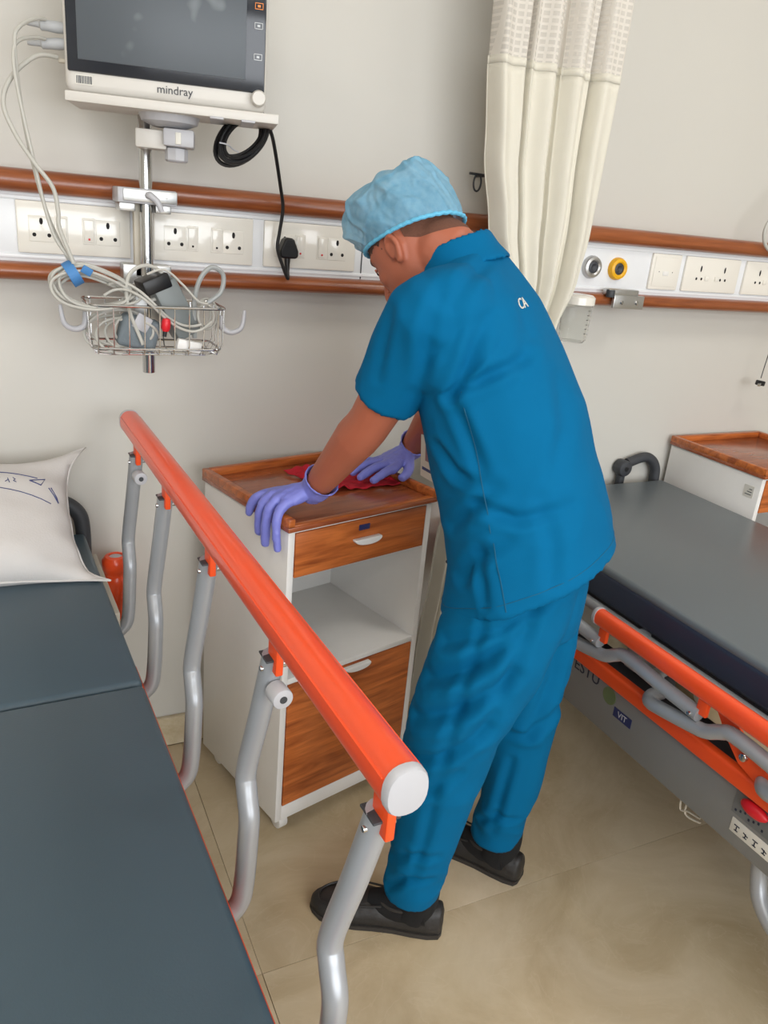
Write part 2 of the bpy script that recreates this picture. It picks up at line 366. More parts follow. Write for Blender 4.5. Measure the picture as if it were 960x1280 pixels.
# ------------------------------------------------------------ monitor on its pole
pole_x, pole_y = 0.281, -0.135
t = thing('monitor_pole', 'chrome pole clamped upright on the wooden bumper rail', 'pole', (pole_x, pole_y, 1.05))
MB().cyl((0, 0, 0), (0, 0, 0.52), 0.0125, None, 28, .001).build('pole', M_chrome, t)
br = MB().b2(-0.055, 0.056, -0.018, 0.060, 0.329, 0.357, 0.003).build('rail_clamp', M_cap, t)
MB().b2(-0.045, 0.056, -0.0215, -0.017, 0.333, 0.355, 0.001).build('clamp_face', M_steel, br)
MB().b2(-0.052, -0.022, -0.012, 0.04, 0.314, 0.330, 0.002).build('clamp_jaw', M_steel, br)
MB().b2(0.016, 0.046, -0.012, 0.04, 0.314, 0.330, 0.002).build('clamp_jaw', M_steel, br)
MB().tube([(0.0, -0.022, 0.345), (0.004, -0.030, 0.345), (0.016, -0.034, 0.335), (0.024, -0.034, 0.318)], [.006, .007, .006, .005], 10, 4).build('clamp_lever', M_cap, br)
for sx in (-.03, .036): MB().lathe([(0, 0), (.005, 0), (.005, .0015), (0, .002)], (sx, -.0215, .347), (0, -1, 0), 14).build('screw', M_chrome, br)
MB().b2(-0.022, 0.0, 0.012, 0.030, 0.19, 0.33, 0.003).build('back_plate', M_beige, t)
MB().b2(-0.045, 0.05, 0.012, 0.055, 0.175, 0.215, 0.003).build('lower_clamp', M_steel, t)
MB().lathe([(0, 0), (.03, 0), (.03, .006), (0.013, .010)], (0, 0, 0.163), (0, 0, 1), 24).build('collar', M_chrome, t)

mon_yaw = math.radians(-14)
t = thing('patient_monitor', 'white patient monitor with dark screen standing on a tray atop the pole', 'monitor', (0.305, -0.238, 1.529), mon_yaw)
hw = 0.172
casing = MB(); casing.b2(-hw, hw, 0.0, 0.10, 0.024, 0.30, 0.014, 4); casing.build('casing', M_ivory, t)
MB().b2(-hw+0.006, hw-0.004, -0.004, 0.004, 0.055, 0.296, 0.003).build('bezel', M_black_glass if False else mat('bezel_glass', rgb(38, 42, 50), 0.12, var=0.03), t)
scr_m, N_, L_, P_ = new_mat('screen_glass')
tc = N_.new('ShaderNodeTexCoord'); nz = N_.new('ShaderNodeTexNoise'); nz.inputs['Scale'].default_value = 14; nz.inputs['Detail'].default_value = 2; L_.new(tc.outputs['Object'], nz.inputs['Vector'])
cr = N_.new('ShaderNodeValToRGB'); cr.color_ramp.elements[0].position = .62; cr.color_ramp.elements[0].color = rgb(88, 94, 100); cr.color_ramp.elements[1].position = .72; cr.color_ramp.elements[1].color = rgb(128, 134, 138)
L_.new(nz.outputs['Fac'], cr.inputs[0]); L_.new(cr.outputs[0], P_.inputs['Base Color']); P_.inputs['Roughness'].default_value = 0.34; P_.inputs['Specular IOR Level'].default_value = 0.3
MB().b2(-hw+0.024, hw-0.038, -0.0052, -0.003, 0.074, 0.28, 0.0005).build('screen', scr_m, t)
MB().b2(-hw+0.004, hw+0.022, -0.028, 0.115, 0.006, 0.018, 0.004).build('tray', M_ivory, t)
tr = MB(); tr.b2(-hw+0.004, hw+0.022, -0.031, -0.026, 0.006, 0.022, 0.002); tr.build('tray_lip', M_ivory, t)
for sx in (.085, .140): MB().b2(sx-.012, sx+.012, -.033, .08, .0035, .0075, .001).build('cable_strap', M_cap, t)
MB().lathe([(.055, 0), (.05, -.012), (.03, -.020), (0, -.020)], (0.0, 0.045, 0.006), (0, 0, 1), 32).build('swivel_plate', M_cap, t)
MB().b2(-.06, -.005, .03, .10, -.052, -.020, .003).build('pole_mount', M_ivory, t)
mb = MB().b2(-.01, .045, .01, .075, -.046, -.016, .004).build('clamp_block', M_cap, t)
MB().b2(.012, .022, .008, .012, -.042, -.022, .001).build('clamp_label', M_sticker, mb)
MB().lathe([(0, 0), (.012, 0), (.021, -.004), (.021, -.024), (.018, -.027), (0, -.027)], (.012, .045, -.044), (0, 0, 1), 8).build('clamp_knob', M_cap, t)
MB().lathe([(0, 0), (.0135, 0), (.0135, .012), (.011, .016), (0, .016)], (hw-.014, -.003, .046), (0, -1, 0), 28).build('dial_knob', M_ivory, t)
text('brand_lettering', 'mindray', 0.019, M_dark, t, (0.012, -0.0015, 0.043), (1, 0, 0), (0, 0, 1))
lb = MB().b2(-hw+.018, -hw+.046, -.0012, .001, .036, .051).build('barcode_label', M_sticker, t)
random.seed(3); xx = -hw+.0195
while xx < -hw+.0445:
    ww = random.choice((.0006, .001, .0014)); MB().b2(xx, xx+ww, -.0016, -.001, .0375, .0495).build('bar', M_inkb, lb); xx += ww+random.choice((.0007, .0012))
M_org_l = mat('orange_key', rgb(240, 140, 50), 0.4); M_key = mat('key_outline', rgb(200, 204, 206), 0.4)
for zz, mm in ((.218, M_org_l), (.190, M_org_l), (.160, M_key), (.112, M_key), (.246, M_org_l)):
    kx = hw-.017
    if zz == .218: MB().box((kx, -.0045, zz), (.015, .0016, .010), .0007).build('touch_key', mm, t)
    else:
        kb = MB()
        for dx, dz, sx_, sz_ in ((0, .0045, .014, .001), (0, -.0045, .014, .001), (.0066, 0, .001, .009), (-.0066, 0, .001, .009), (0, 0, .005, .0035)): kb.box((kx+dx, -.0045, zz+dz), (sx_, .0014, sz_))
        kb.build('touch_key', mm, t)
MB().ell((hw+.001, .02, .222), (.002, .003, .003), 10).build('indicator_lamp', M_org_l, t)
# plugs on the left side of the monitor
for zz in (0.122, 0.098):
    pg_ = MB().lathe([(0, 0), (.0085, 0), (.0095, .012), (.0085, .026), (.0088, .038), (.005, .041), (.0042, .056), (0.0032, .062)], (-hw, .030, zz), (-1, 0, -.08 if zz < .11 else 0.02), 20).build('cable_plug', M_greybox if False else mat('plug_grey', rgb(176, 178, 180), .45), t)
MB().lathe([(0, 0), (.004, 0), (.004, .012), (.003, .013)], (-hw, .03, .072), (-1, 0, 0), 14).build('tube_fitting', M_beige, t)

cab_pts = [
 [(0.115, -.165, 1.660), (0.098, -0.185, 1.655), (0.071, -0.22, 1.634), (0.062, -0.23, 1.607), (0.065, -0.24, 1.519), (0.076, -0.245, 1.435), (0.096, -0.25, 1.347), (0.128, -0.25, 1.270)],
 [(0.112, -.17, 1.630), (0.095, -0.19, 1.627), (0.070, -0.22, 1.615), (0.059, -0.235, 1.594), (0.061, -0.25, 1.541), (0.078, -0.257, 1.435), (0.101, -0.262, 1.322), (0.138, -0.262, 1.265)],
 [(0.130, -.17, 1.605), (0.095, -0.2, 1.598), (0.055, -0.23, 1.56), (0.038, -0.245, 1.518), (0.051, -0.255, 1.475), (0.078, -0.268, 1.431), (0.105, -0.268, 1.394), (0.111, -0.27, 1.355), (0.112, -0.27, 1.329), (0.132, -0.27, 1.272)]]
labs = ['pale grey monitor cable from the upper plug hanging down to the basket', 'pale grey monitor cable from the lower plug hanging down to the basket', 'pale grey hose bowed out wide from the monitor towards the basket']
for p, l_, r_ in zip(cab_pts, labs, (.0031, .0031, .0038)):
    tag(MB().tube(p, r_, 10, 8).build('monitor_cable', M_cable), l_, 'cable', 'monitor cables')

# black power cord: coil and drop to the plug
t = thing('power_cord', 'black power cord coiled under the monitor tray and plugged in the wall panel', 'cord', (0.455, -0.19, 1.47))
random.seed(11)
O = Vector((0.455, -0.19, 1.47))
m = MB()
for k in range(10):
    rx = .047+random.uniform(-.010, .007); rz = .036+random.uniform(-.009, .007); oy = random.uniform(-.016, .016); ph = random.uniform(-.35, .35); pts = []
    for q in range(18):
        a = 2*PI*q/18; xx = rx*math.cos(a); zz = rz*math.sin(a)
        sk = .28*xx  # the coil leans up towards its right end
        pts.append((xx*math.cos(.25)+ph*.006, oy+.012*math.sin(a+ph), .044+zz+sk+xx*.25))
    m.tube(pts, .0035, 8, 2, True)
m.build('cord_coil', M_black, t)
dr = [(0.485, -.19, 1.535), (0.498, -0.195, 1.548), (0.513, -.185, 1.53), (0.527, -0.17, 1.500), (0.553, -0.13, 1.441), (0.567, -0.112, 1.395), (0.565, -0.102, 1.346), (0.563, -0.098, 1.313), (0.577, -0.095, 1.277), (0.591, -0.092, 1.250), (0.593, -.085, 1.262), (0.592, -.08, 1.285)]
MB().tube([Vector(p)-O for p in dr], .0037, 10, 8).build('cord_drop', M_black, t)
tie = MB().tube([(-.05, -.02, .03), (-.035, -.022, .028), (-.022, -.012, .022), (-.01, -.01, .018)], .0015, 6, 4).build('cable_tie', M_cap, t)
pl = MB(); poly = []
for a, b in ((-.021, -.014), (-.021, -.003), (-.011, .020), (-.006, .024), (.006, .024), (.011, .020), (.021, -.003), (.021, -.014), (.016, -.019), (-.016, -.019)): poly.append((a, b))
pl.prism(poly, Vector((0.594, -.0605, 1.311))-O, (1, 0, 0), (0, 0, 1), (0, -1, 0), 0, .030)
po = pl.build('plug', M_black, t)
bv = po.modifiers.new('bevel', 'BEVEL'); bv.width = .004; bv.segments = 2
MB().tube([Vector((0.593, -.078, 1.297))-O, Vector((0.593, -.079, 1.278))-O, Vector((.593, -.082, 1.262))-O], [.0075, .006, .0045], 12).build('strain_relief', M_black, t)

# ------------------------------------------------------------ wire basket and contents
bx, by, bz = 0.281, -0.205, 1.108
t = thing('wire_basket', 'chrome wire basket with side hooks hung on the pole below the panel', 'basket', (bx, by, bz))
hx, hy, bh = 0.128, 0.062, 0.092
def rrect(hx_, hy_, z, r=.02, n=5):
    P_ = []
    for cx, cy, a0 in ((hx_-r, hy_-r, 0), (-hx_+r, hy_-r, PI/2), (-hx_+r, -hy_+r, PI), (hx_-r, -hy_+r, 1.5*PI)):
        for k in range(n): a = a0+PI/2*k/(n-1); P_.append((cx+r*math.cos(a), cy+r*math.sin(a), z))
    return P_
MB().tube(rrect(hx, hy, bh), .0027, 8, 0, True).build('rim_wire', M_chrome, t)
MB().tube(rrect(hx-.006, hy-.006, .012), .0022, 8, 0, True).build('base_wire', M_chrome, t)
MB().tube(rrect(hx-.02, hy-.02, .0), .0018, 8, 0, True).build('base_wire', M_chrome, t)
for k in range(9):
    xx = -hx+.016+k*(2*hx-.032)/8
    MB().tube([(xx, -hy, bh), (xx, -hy+.003, .02), (xx, -hy+.012, .002), (xx, -hy+.03, 0), (xx, hy-.03, 0), (xx, hy-.012, .002), (xx, hy-.003, .02), (xx, hy, bh)], .0013, 6).build('wire', M_chrome, t)
for k in range(4):
    yy = -hy+.02+k*(2*hy-.04)/3
    MB().tube([(-hx, yy, bh), (-hx+.003, yy, .02), (-hx+.012, yy, .002), (-hx+.03, yy, 0), (hx-.03, yy, 0), (hx-.012, yy, .002), (hx-.003, yy, .02), (hx, yy, bh)], .0013, 6).build('wire', M_chrome, t)
MB().b2(-.03, .03, hy-.004, hy+.006, .04, bh+.012, .002).build('hanger_plate', M_steel, t)
for s_ in (-1, 1):
    MB().tube([(s_*(hx+.001), -.02, .075), (s_*(hx+.004), -.02, .05), (s_*(hx+.022), -.025, .043), (s_*(hx+.040), -.03, .055), (s_*(hx+.045), -.03, .088)], [.005, .006, .0055, .005, .0035], 10, 5).build('side_hook', M_cap, t)
# cable bundle tied with a blue strap, lying over the left of the basket
t = thing('cable_bundle', 'coiled pale grey lead bundle with blue strap over the left basket rim', 'cable', (0.165, -.25, 1.195))
random.seed(5); O = Vector((0.165, -.25, 1.195)); m = MB()
for k in range(9):
    oy = random.uniform(-.022, .02); dz = random.uniform(-.012, .012); s1 = random.uniform(.85, 1.12)
    pts = [(-.055*s1, oy, .055+dz), (-.066*s1, oy, .035+dz), (-.050*s1, oy-.004, .010+dz*.6), (-.005, oy, -.002+dz*.4), (.045, oy+.01, .004+dz*.4), (.075*s1, oy+.02, .018+dz), (.060, oy+.02, .036+dz), (.02, oy+.006, .056+dz), (-.02, oy, .066+dz)]
    m.tube(pts, .0027, 8, 5, True)
m.build('lead_coil', M_cable, t)
st = MB(); R_ = []
for k in range(16):
    a = 2*PI*k/16; c_, s_ = math.cos(a), math.sin(a); ctr = Vector((-.034, 0, .058))
    ax = Vector((.85, 0, .5)).normalized(); n_ = Vector((-.5, 0, .85))
    p = ctr+n_*.022*c_+Vector((0, 1, 0))*.030*s_; o_ = n_*.0015*c_+Vector((0, 1, 0))*.0015*s_
    R_.append([p-ax*.009, p+ax*.009, p+ax*.009+o_, p-ax*.009+o_])
st.rings(R_, True); st.build('strap', M_blue, t)
MB().box((-.012, -.026, .066), (.018, .004, .014), .001, (0.3, 0.5, 0)).build('strap_end', M_blue, t)
# loose leads inside the basket
def lead(pts, r, label, mt=None): return tag(MB().tube([(bx+a, by+b, bz+c) for a, b, c in pts], r, 8, 7).build('lead', mt or M_cable), label, 'cable', 'leads in the wire basket')
lead([(.075, -.02, .03), (.072, -.03, .10), (.082, -.035, .145), (.104, -.035, .168), (.128, -.03, .155), (.124, -.03, .122), (.098, -.03, .10)], .0048, 'thick grey hose arching above the right end of the basket', mat('hose_grey', rgb(160, 163, 162), .45))
lead([(-.03, -.05, .02), (-.055, -.045, .09), (-.052, -.04, .145), (-.02, -.035, .165), (.012, -.03, .15), (.01, -.03, .112), (-.015, -.03, .10)], .0036, 'thin pale lead looping up beside the chrome pole')
lead([(-.02, -.045, .150), (.012, -.05, .16), (.045, -.05, .135), (.075, -.05, .105), (.095, -.045, .10)], .0022, 'thin pale lead strung from the pole to the right basket rim')
random.seed(21)
for k in range(6):
    cx, cz = -.06+random.uniform(-.02, .02), .04+random.uniform(-.008, .012); rr = random.uniform(.028, .05); yy = random.uniform(-.045, .0)
    tag(MB().tube([(bx+cx+rr*1.25*math.cos(a), by+yy+.012*math.sin(2*a+k), bz+cz+min(rr, .034)*math.sin(a)) for a in [2*PI*q/14 for q in range(14)]], .0026, 8, 3, True).build('lead', M_cable), 'coiled pale grey lead lying in the left half of the basket', 'cable', 'coiled leads in the basket')
for k in range(3):
    cx, cz = .095+random.uniform(-.008, .008), .075; rr = .022+k*.004
    tag(MB().tube([(bx+cx+rr*.7*math.cos(a), by-.03+.012*k, bz+cz+rr*math.sin(a)) for a in [2*PI*q/14 for q in range(14)]], .0024, 8, 3, True).build('lead', M_cable), 'coiled pale lead standing at the right end of the basket', 'cable', 'coiled leads at the right basket end')
tag(MB().tube([(bx-.10+.2*q/10, by-.058+.012*math.sin(q*1.3), bz+.095+.03*math.sin(q*.55+.5)-.02*q/10) for q in range(11)], .0026, 8, 4).build('lead', M_cable), 'pale lead laid along the front rim of the basket', 'cable')
tag(MB().tube([(bx-.09+.17*q/10, by-.05+.01*math.sin(q*1.1), bz+.112+.026*math.sin(q*.5+.7)-.035*q/10) for q in range(11)], .0026, 8, 4).build('lead', M_cable), 'pale lead crossing over the grey adaptor in the basket', 'cable')
# grey boxes
t = thing('adaptor_box', 'grey rectangular adaptor box with black panel leaning out of the basket', 'adaptor', (bx+.035, by-.015, bz+.085))
MB().box((0, 0, 0), (.052, .045, .115), .006, (0, -.5, .2)).build('case', M_greybox, t)
MB().box((-.040, -.008, .047), (.055, .05, .028), .004, (0, -.38, .2)).build('black_panel', M_black, t)
t = thing('cuff_pouch', 'grey-blue folded cuff pouch standing at the front of the basket', 'pouch', (bx-.035, by-.025, bz+.005))
MB().box((0, 0, .034), (.075, .035, .062), .010, (0.1, .25, .1), 3).build('pouch_body', mat('cuff_cloth', rgb(118, 128, 134), .8, bump=.2, bscale=300), t)
MB().box((.005, -.020, .055), (.03, .006, .03), .002, (0.1, .5, .1)).build('flap', M_cap, t)
t = thing('lead_connector', 'small red lead connector in the front of the basket', 'connector', (bx+.012, by-.05, bz+.05))
MB().lathe([(0, 0), (.006, 0), (.009, .006), (.009, .018), (.007, .024), (0, .026)], (0, 0, -.004), (.1, 0, 1), 10).build('connector_body', M_red, t)
MB().cyl((-.002, 0, -.014), (0, 0, -.002), .004, None, 10).build('connector_pin', M_black, t)
tag(MB().box((bx+.058, by-.045, bz+.018), (.05, .014, .022), .004, (0, .2, .1)).build('sensor_block', M_white), 'small white sensor block lying low in the basket', 'sensor')
# ------------------------------------------------------------ privacy curtain
def lerp_table(tb, z):
    if z >= tb[0][0]: return tb[0][1:]
    for a, b in zip(tb, tb[1:]):
        if b[0] <= z <= a[0]:
            k = (a[0]-z)/(a[0]-b[0]); k = k*k*(3-2*k)*.5+k*.5
            return [p+(q-p)*k for p, q in zip(a[1:], b[1:])]
    return tb[-1][1:]
CT = [(2.62, .960, 1.305, -.20), (1.74, .992, 1.328, -.20), (1.55, 1.014, 1.325, -.20), (1.40, 1.046, 1.322, -.20), (1.28, 1.085, 1.305, -.20), (1.17, 1.115, 1.268, -.195), (1.0, 1.07, 1.22, -.20), (.8, 1.02, 1.15, -.215), (.6, .985, 1.105, -.22), (.12, .955, 1.06, -.22)]
def curtain_sheet(z0, z1, nz, nu=150):
    V = []; Fc = []
    for i in range(nz+1):
        z = z0+(z1-z0)*i/nz; xl, xr, yy = lerp_table(CT, z)
        comp = (xr-xl)/.35
        for j in range(nu+1):
            u = j/nu
            w1 = 2*PI*(4.5*u+.25*math.sin(3*u+z*1.1)); amp = .034*(.55+.45*math.sin(5*u+1.0+z))*(.7+.3*comp)
            y = yy+amp*math.sin(w1)+.010*math.sin(2.3*w1+z*2)+.006*noise.noise(Vector((u*9, z*3, 1)))
            xx = xl+(xr-xl)*u+.012*math.cos(w1)*comp+.006*noise.noise(Vector((u*4, z*4, 7)))
            V.append((xx, y, z))
    for i in range(nz):
        for j in range(nu): a = i*(nu+1)+j; Fc.append((a, a+1, a+nu+2, a+nu+1))
    return V, Fc
t = thing('privacy_curtain', 'cream privacy curtain with pale net top hanging behind the worker', 'curtain', (0, 0, 0))
V, Fc = curtain_sheet(1.722, .14, 90); o = MB().add(V, Fc).build('curtain_cloth', M_curtain, t)
sd = o.modifiers.new('thickness', 'SOLIDIFY'); sd.thickness = .002
V, Fc = curtain_sheet(1.738, 1.722, 2); o = MB().add([(a, b-.0015, c) for a, b, c in V], Fc).build('hem_band', M_curtain, t); sd = o.modifiers.new('thickness', 'SOLIDIFY'); sd.thickness = .0025
# net: real strands with gaps, woven as thin ribs
net_m, N_, L_, P_ = new_mat('net_cloth')
P_.inputs['Base Color'].default_value = rgb(218, 212, 202); P_.inputs['Roughness'].default_value = .8
tc = N_.new('ShaderNodeTexCoord'); sp = N_.new('ShaderNodeSeparateXYZ'); L_.new(tc.outputs['Object'], sp.inputs[0])
def grid_wave(out, f, w_):
    m1 = N_.new('ShaderNodeMath'); m1.operation = 'MULTIPLY'; m1.inputs[1].default_value = f; L_.new(sp.outputs[out], m1.inputs[0])
    m2 = N_.new('ShaderNodeMath'); m2.operation = 'FRACT'; L_.new(m1.outputs[0], m2.inputs[0])
    m3 = N_.new('ShaderNodeMath'); m3.operation = 'GREATER_THAN'; m3.inputs[1].default_value = w_; L_.new(m2.outputs[0], m3.inputs[0]); return m3
a_, b_ = grid_wave('Z', 75, .62), grid_wave('X', 60, .7)
mx = N_.new('ShaderNodeMath'); mx.operation = 'MAXIMUM'; L_.new(a_.outputs[0], mx.inputs[0]); L_.new(b_.outputs[0], mx.inputs[1])
m4 = N_.new('ShaderNodeMath'); m4.operation = 'MULTIPLY_ADD'; m4.inputs[1].default_value = .22; m4.inputs[2].default_value = .76; L_.new(mx.outputs[0], m4.inputs[0]); L_.new(m4.outputs[0], P_.inputs['Alpha'])
V, Fc = curtain_sheet(2.60, 1.735, 46); MB().add(V, Fc).build('net_top', net_m, t)
MB().b2(-.6, 2.4, -.215, -.185, 2.6, 2.63, .003).build('curtain_track', M_white, t)
MB().b2(1.1, 1.14, -.21, -.19, 2.63, 2.75).build('track_hanger', M_white, t)

# ------------------------------------------------------------ bedside cabinets
CW, CD, CH = .397, .353, .815
def cabinet(name, label, loc, rotz, detail=True, group=None):
    t = thing(name, label, 'cabinet', loc, rotz, group)
    zb = .050; th = .016
    MB().b2(0, th, 0, CD, zb, .790, .0015).build('side_panel', M_white, t)
    MB().b2(CW-th, CW, 0, CD, zb, .790, .0015).build('side_panel', M_white, t)
    MB().b2(th, CW-th, CD-.01, CD, zb, .790).build('back_panel', M_white, t)
    MB().b2(th, CW-th, .0, CD-.01, zb, zb+.040, .0015).build('bottom_panel', M_white, t)
    MB().b2(th, CW-th, .0, CD-.01, .423, .437, .001).build('shelf', M_white, t)
    MB().b2(th, CW-th, .02, CD-.01, .672, .684).build('drawer_divider', M_white, t)
    MB().b2(0, CW, -.001, CD, .784, .790, .001).build('top_edging', M_white, t)
    tp = MB().b2(-.007, CW+.007, -.010, CD+.002, .790, .801, .002).build('top', M_woodtop, t)
    rz = .819; rw = .016
    for a, b, c, d, h in ((-.007, rw-.007, -.010, CD+.002, rz), (CW+.007-rw, CW+.007, -.010, CD+.002, rz), (rw-.007, CW+.007-rw, CD+.002-rw, CD+.002, rz), (-.007, CW+.007, -.010, .004, .8055)):
        MB().b2(a, b, c, d, .7995, h, .0025).build('top_rim', M_wood, tp)
    def pull(x, z, par, y=-.001):
        m = MB(); poly = []
        for k in range(17):
            a = PI*k/16; poly.append((.038*math.cos(a)+.004*math.sin(a), -.016*math.sin(a)**.8))
        m.prism(poly, (x, y, z), (1, 0, 0), (0, 0, 1), (0, -1, 0), 0, .014)
        o = m.build('handle', M_white, par); o['label'] = 'white half-moon pull'
        bv = o.modifiers.new('bevel', 'BEVEL'); bv.width = .004; bv.segments = 3; bv.limit_method = 'ANGLE'
    dr_ = MB().b2(th+.002, CW-th-.002, -.001, .018, .682, .782, .001).build('drawer', M_wood, t)
    pull(CW/2+.004, .741, dr_)
    MB().b2(CW/2-.017, CW/2+.013, -.0025, 0, .7575, .7705, .001).build('drawer_lock', mat('lock_blue', rgb(44, 48, 92), .4), dr_)
    db = MB(); db.b2(th+.006, CW-th-.006, .018, CD-.03, .690, .694); db.build('drawer_box', M_white, dr_)
    dd = MB().b2(th+.002, CW-th-.002, -.001, .017, .0915, .421, .001).build('door', M_wood, t)
    pull(CW/2+.006, .4185, dd)
    for cx in (.035, CW-.035):
        for cy in (.035, CD-.035):
            k = MB(); k.cyl((cx-.012, cy, .0215), (cx+.012, cy, .0215), .0215, None, 24, .003); co = k.build('caster', M_white, t)
            MB().b2(cx-.015, cx+.015, cy-.008, cy+.012, .034, .0505, .003).build('caster_fork', M_white, co)
    return t
cabinet('bedside_cabinet', 'white bedside cabinet with wood drawer and door, wiped by the worker', (.498, -.438, 0), math.radians(14.6))
c2 = cabinet('bedside_cabinet', 'white bedside cabinet with wood tray top standing beyond the grey bed', (1.948, -.372, 0), math.radians(1.0))
st = MB().b2(-.001, .0, .018, .052, .722, .758).build('side_sticker', M_sticker, c2)
for k in range(3): MB().b2(-.0016, -.001, .024, .046-.006*k, .730+.008*k, .732+.008*k).build('sticker_line', M_inkb, st)

# ------------------------------------------------------------ beds
BW = .335
def post_path(y, s_, xr, z_top, z_piv, raised, dirn=-1):
    """S-bent rail post. s along the post from pivot to top."""
    h = z_top-z_piv
    prof = [(-.060, .018, 0.0), (-.03, .018, .002), (-.006, .018, .022), (.0, .020, .06), (.0, .022, h-.30), (.0, .026, h-.265), (.0, .044, h-.235), (.0, .052, h-.205), (.0, .024, h-.10), (.0, .0, h)]   # (inward offset, sideways, along)
    pts = []
    for inn, sd_, al in prof:
        x = xr + s_*inn if inn < 0 else xr
        if raised: pts.append((x+s_*(al/h)*.025, y+sd_, z_piv+al))
        else: pts.append((x, y-al*.985, z_piv+sd_*.8+al*.16))
    return pts
def bed(name, label, loc, rotz, side, raised, mat_kind, bump_off=.065):
    t = thing(name, label, 'bed', loc, rotz)
    s_ = side
    zt = .680 if mat_kind == 'thin' else .686
    if mat_kind == 'thin':
        seam = -.635
        MB().b2(-BW, BW, seam+.0025, 0.0, zt-.07, zt, .010, 3).build('mattress_section', M_mattress, t)
        MB().b2(-BW, BW, -1.95, seam-.0025, zt-.07, zt, .010, 3).build('mattress_section', M_mattress, t)
    else:
        MB().b2(-BW, BW, -1.95, 0.0, zt-.022, zt, .018, 4).build('mattress_top', M_matgrey, t)
        MB().b2(-BW-.002, BW+.002, -1.952, 0.002, zt-.085, zt-.012, .012, 3).build('mattress_side', M_navy, t)
    zm = zt-.07 if mat_kind == 'thin' else zt-.085
    # deck frame
    f = MB()
    for sx in (-1, 1): f.tube([(sx*(BW+.006), -.01, zm-.014), (sx*(BW+.006), -1.94, zm-.014)], .013, 14)
    for yy in (-.01, -.65, -1.3, -1.94): f.tube([(-BW-.006, yy, zm-.014), (BW+.006, yy, zm-.014)], .013, 14)
    f.build('deck_frame', M_beige if mat_kind == 'thin' else M_tube, t)
    if mat_kind == 'thin': MB().b2(BW, BW+.022, -.30, -.004, zm-.03, zm+.018, .004).build('edge_trim', M_beige, t)
    MB().b2(-BW+.02, BW-.02, -1.9, -.05, zm-.02, zm-.006, .003).build('deck_board', M_dark, t)
    for k in range(5):
        yy = -.25-.4*k; MB().b2(-BW-.012, BW+.012, yy-.018, yy+.018, zm-.10, zm-.024, .004).build('cross_member', M_bedgrey, t)
    # base frame and legs
    for sx in (-1, 1): MB().b2(sx*(BW-.045)-.02, sx*(BW-.045)+.02, -1.88, -.06, .40, .47, .005).build('base_beam', M_dark, t)
    for sx in (-1, 1):
        MB().b2(sx*(BW+(.022 if sx == side else .012))-.006, sx*(BW+(.022 if sx == side else .012))+.006, -1.72, -.22, .322, .458, .004).build('side_panel', M_bedgrey, t)
        MB().b2(sx*(BW+(.040 if sx == side else .020))-.013, sx*(BW+(.040 if sx == side else .020))+.013, -1.75, -.28, .458, .493, .006, 3).build('side_strip', M_orange2, t)
        MB().b2(sx*(BW+.0)-.03, sx*(BW+.0)+.03, -1.70, -.24, .470, .480).build('strip_bracket', M_dark, t)
    for sx in (-1, 1):
        for yy in (-.22, -1.72):
            MB().tube([(sx*(BW-.05), yy, .40), (sx*(BW-.05), yy, .13)], .028, 16).build('leg', M_tube, t)
            c = MB(); c.cyl((sx*(BW-.05)-.018, yy, .0605), (sx*(BW-.05)+.018, yy, .0605), .060, None, 28, .006); co = c.build('caster', M_dark, t)
            MB().b2(sx*(BW-.05)-.030, sx*(BW-.05)+.030, yy-.03, yy+.03, .085, .135, .012, 3).build('caster_fork', M_cap, co)
    # head: dark arch handles and orange corner bumpers
    for sx in (-1, 1):
        a_ = MB(); xo = sx*(BW-.012)
        pts = [(xo+sx*.012, .030, zm-.03), (xo+sx*.012, .032, zt-.005), (xo+sx*.004, .033, zt+.034), (xo-sx*.022, .034, zt+.060), (xo-sx*.055, .034, zt+.066), (xo-sx*.115, .034, zt+.050)]
        a_.tube(pts, [.016, .0165, .017, .0165, .0155, .0155], 14, 5); hd = a_.build('head_handle', M_dark, t)
        r_ = MB(); r_.cyl((xo-sx*.130, .016, zt+.036), (xo-sx*.130, .055, zt+.036), .026, None, 24, .007); r_.build('handle_roller', M_dark, hd)
        MB().cyl((xo-sx*.130, .0155, zt+.036), (xo-sx*.130, .017, zt+.036), .008, None, 14).build('roller_bolt', M_black, hd)
        MB().tube([(xo-sx*.130, .036, zt+.03), (xo-sx*.130, .036, zm-.03)], .014, 12).build('handle_post', M_dark, hd)
        b_ = MB(); cx, cy = sx*(BW+(bump_off if sx == side else .0)), .005
        b_.lathe([(0, .0), (.028, .0), (.033, .01), (.033, .10), (.031, .110), (.028, .114), (.028, .124), (.031, .128), (.031, .150), (.024, .160), (.016, .162), (.015, .156), (.0, .156)], (cx, cy, .452), (0, 0, 1), 28)
        bo = b_.build('corner_bumper', M_orange, t)
        MB().cyl((cx, cy, .6085), (cx, cy, .6105), .0145, None, 20).build('bumper_cap', M_cap, bo)
        MB().b2(min(cx, sx*BW)-.0, max(cx, sx*BW), cy-.012, cy+.012, .50, .52, .003).build('bumper_arm', M_tube, bo)
    # side rail
    if raised: xr, zr, y0, y1 = s_*(BW+.098), .940, -.035, -1.262
    else: xr, zr, y0, y1 = s_*(BW+.080), .619, -.600, -1.83
    rail = MB(); prof = []
    for k in range(24):
        a = 2*PI*k/24; c_, d_ = math.cos(a), math.sin(a); prof.append((.0205*math.copysign(abs(c_)**.85, c_), .024*math.copysign(abs(d_)**.85, d_)))
    if not raised: prof = [(a*.8, b*.8) for a, b in prof]
    rail.rings([[(xr+a, yy, zr+b) for a, b in prof] for yy in (y0, y1)])
    tr_ = rail.build('rail_bar', M_orange, t)
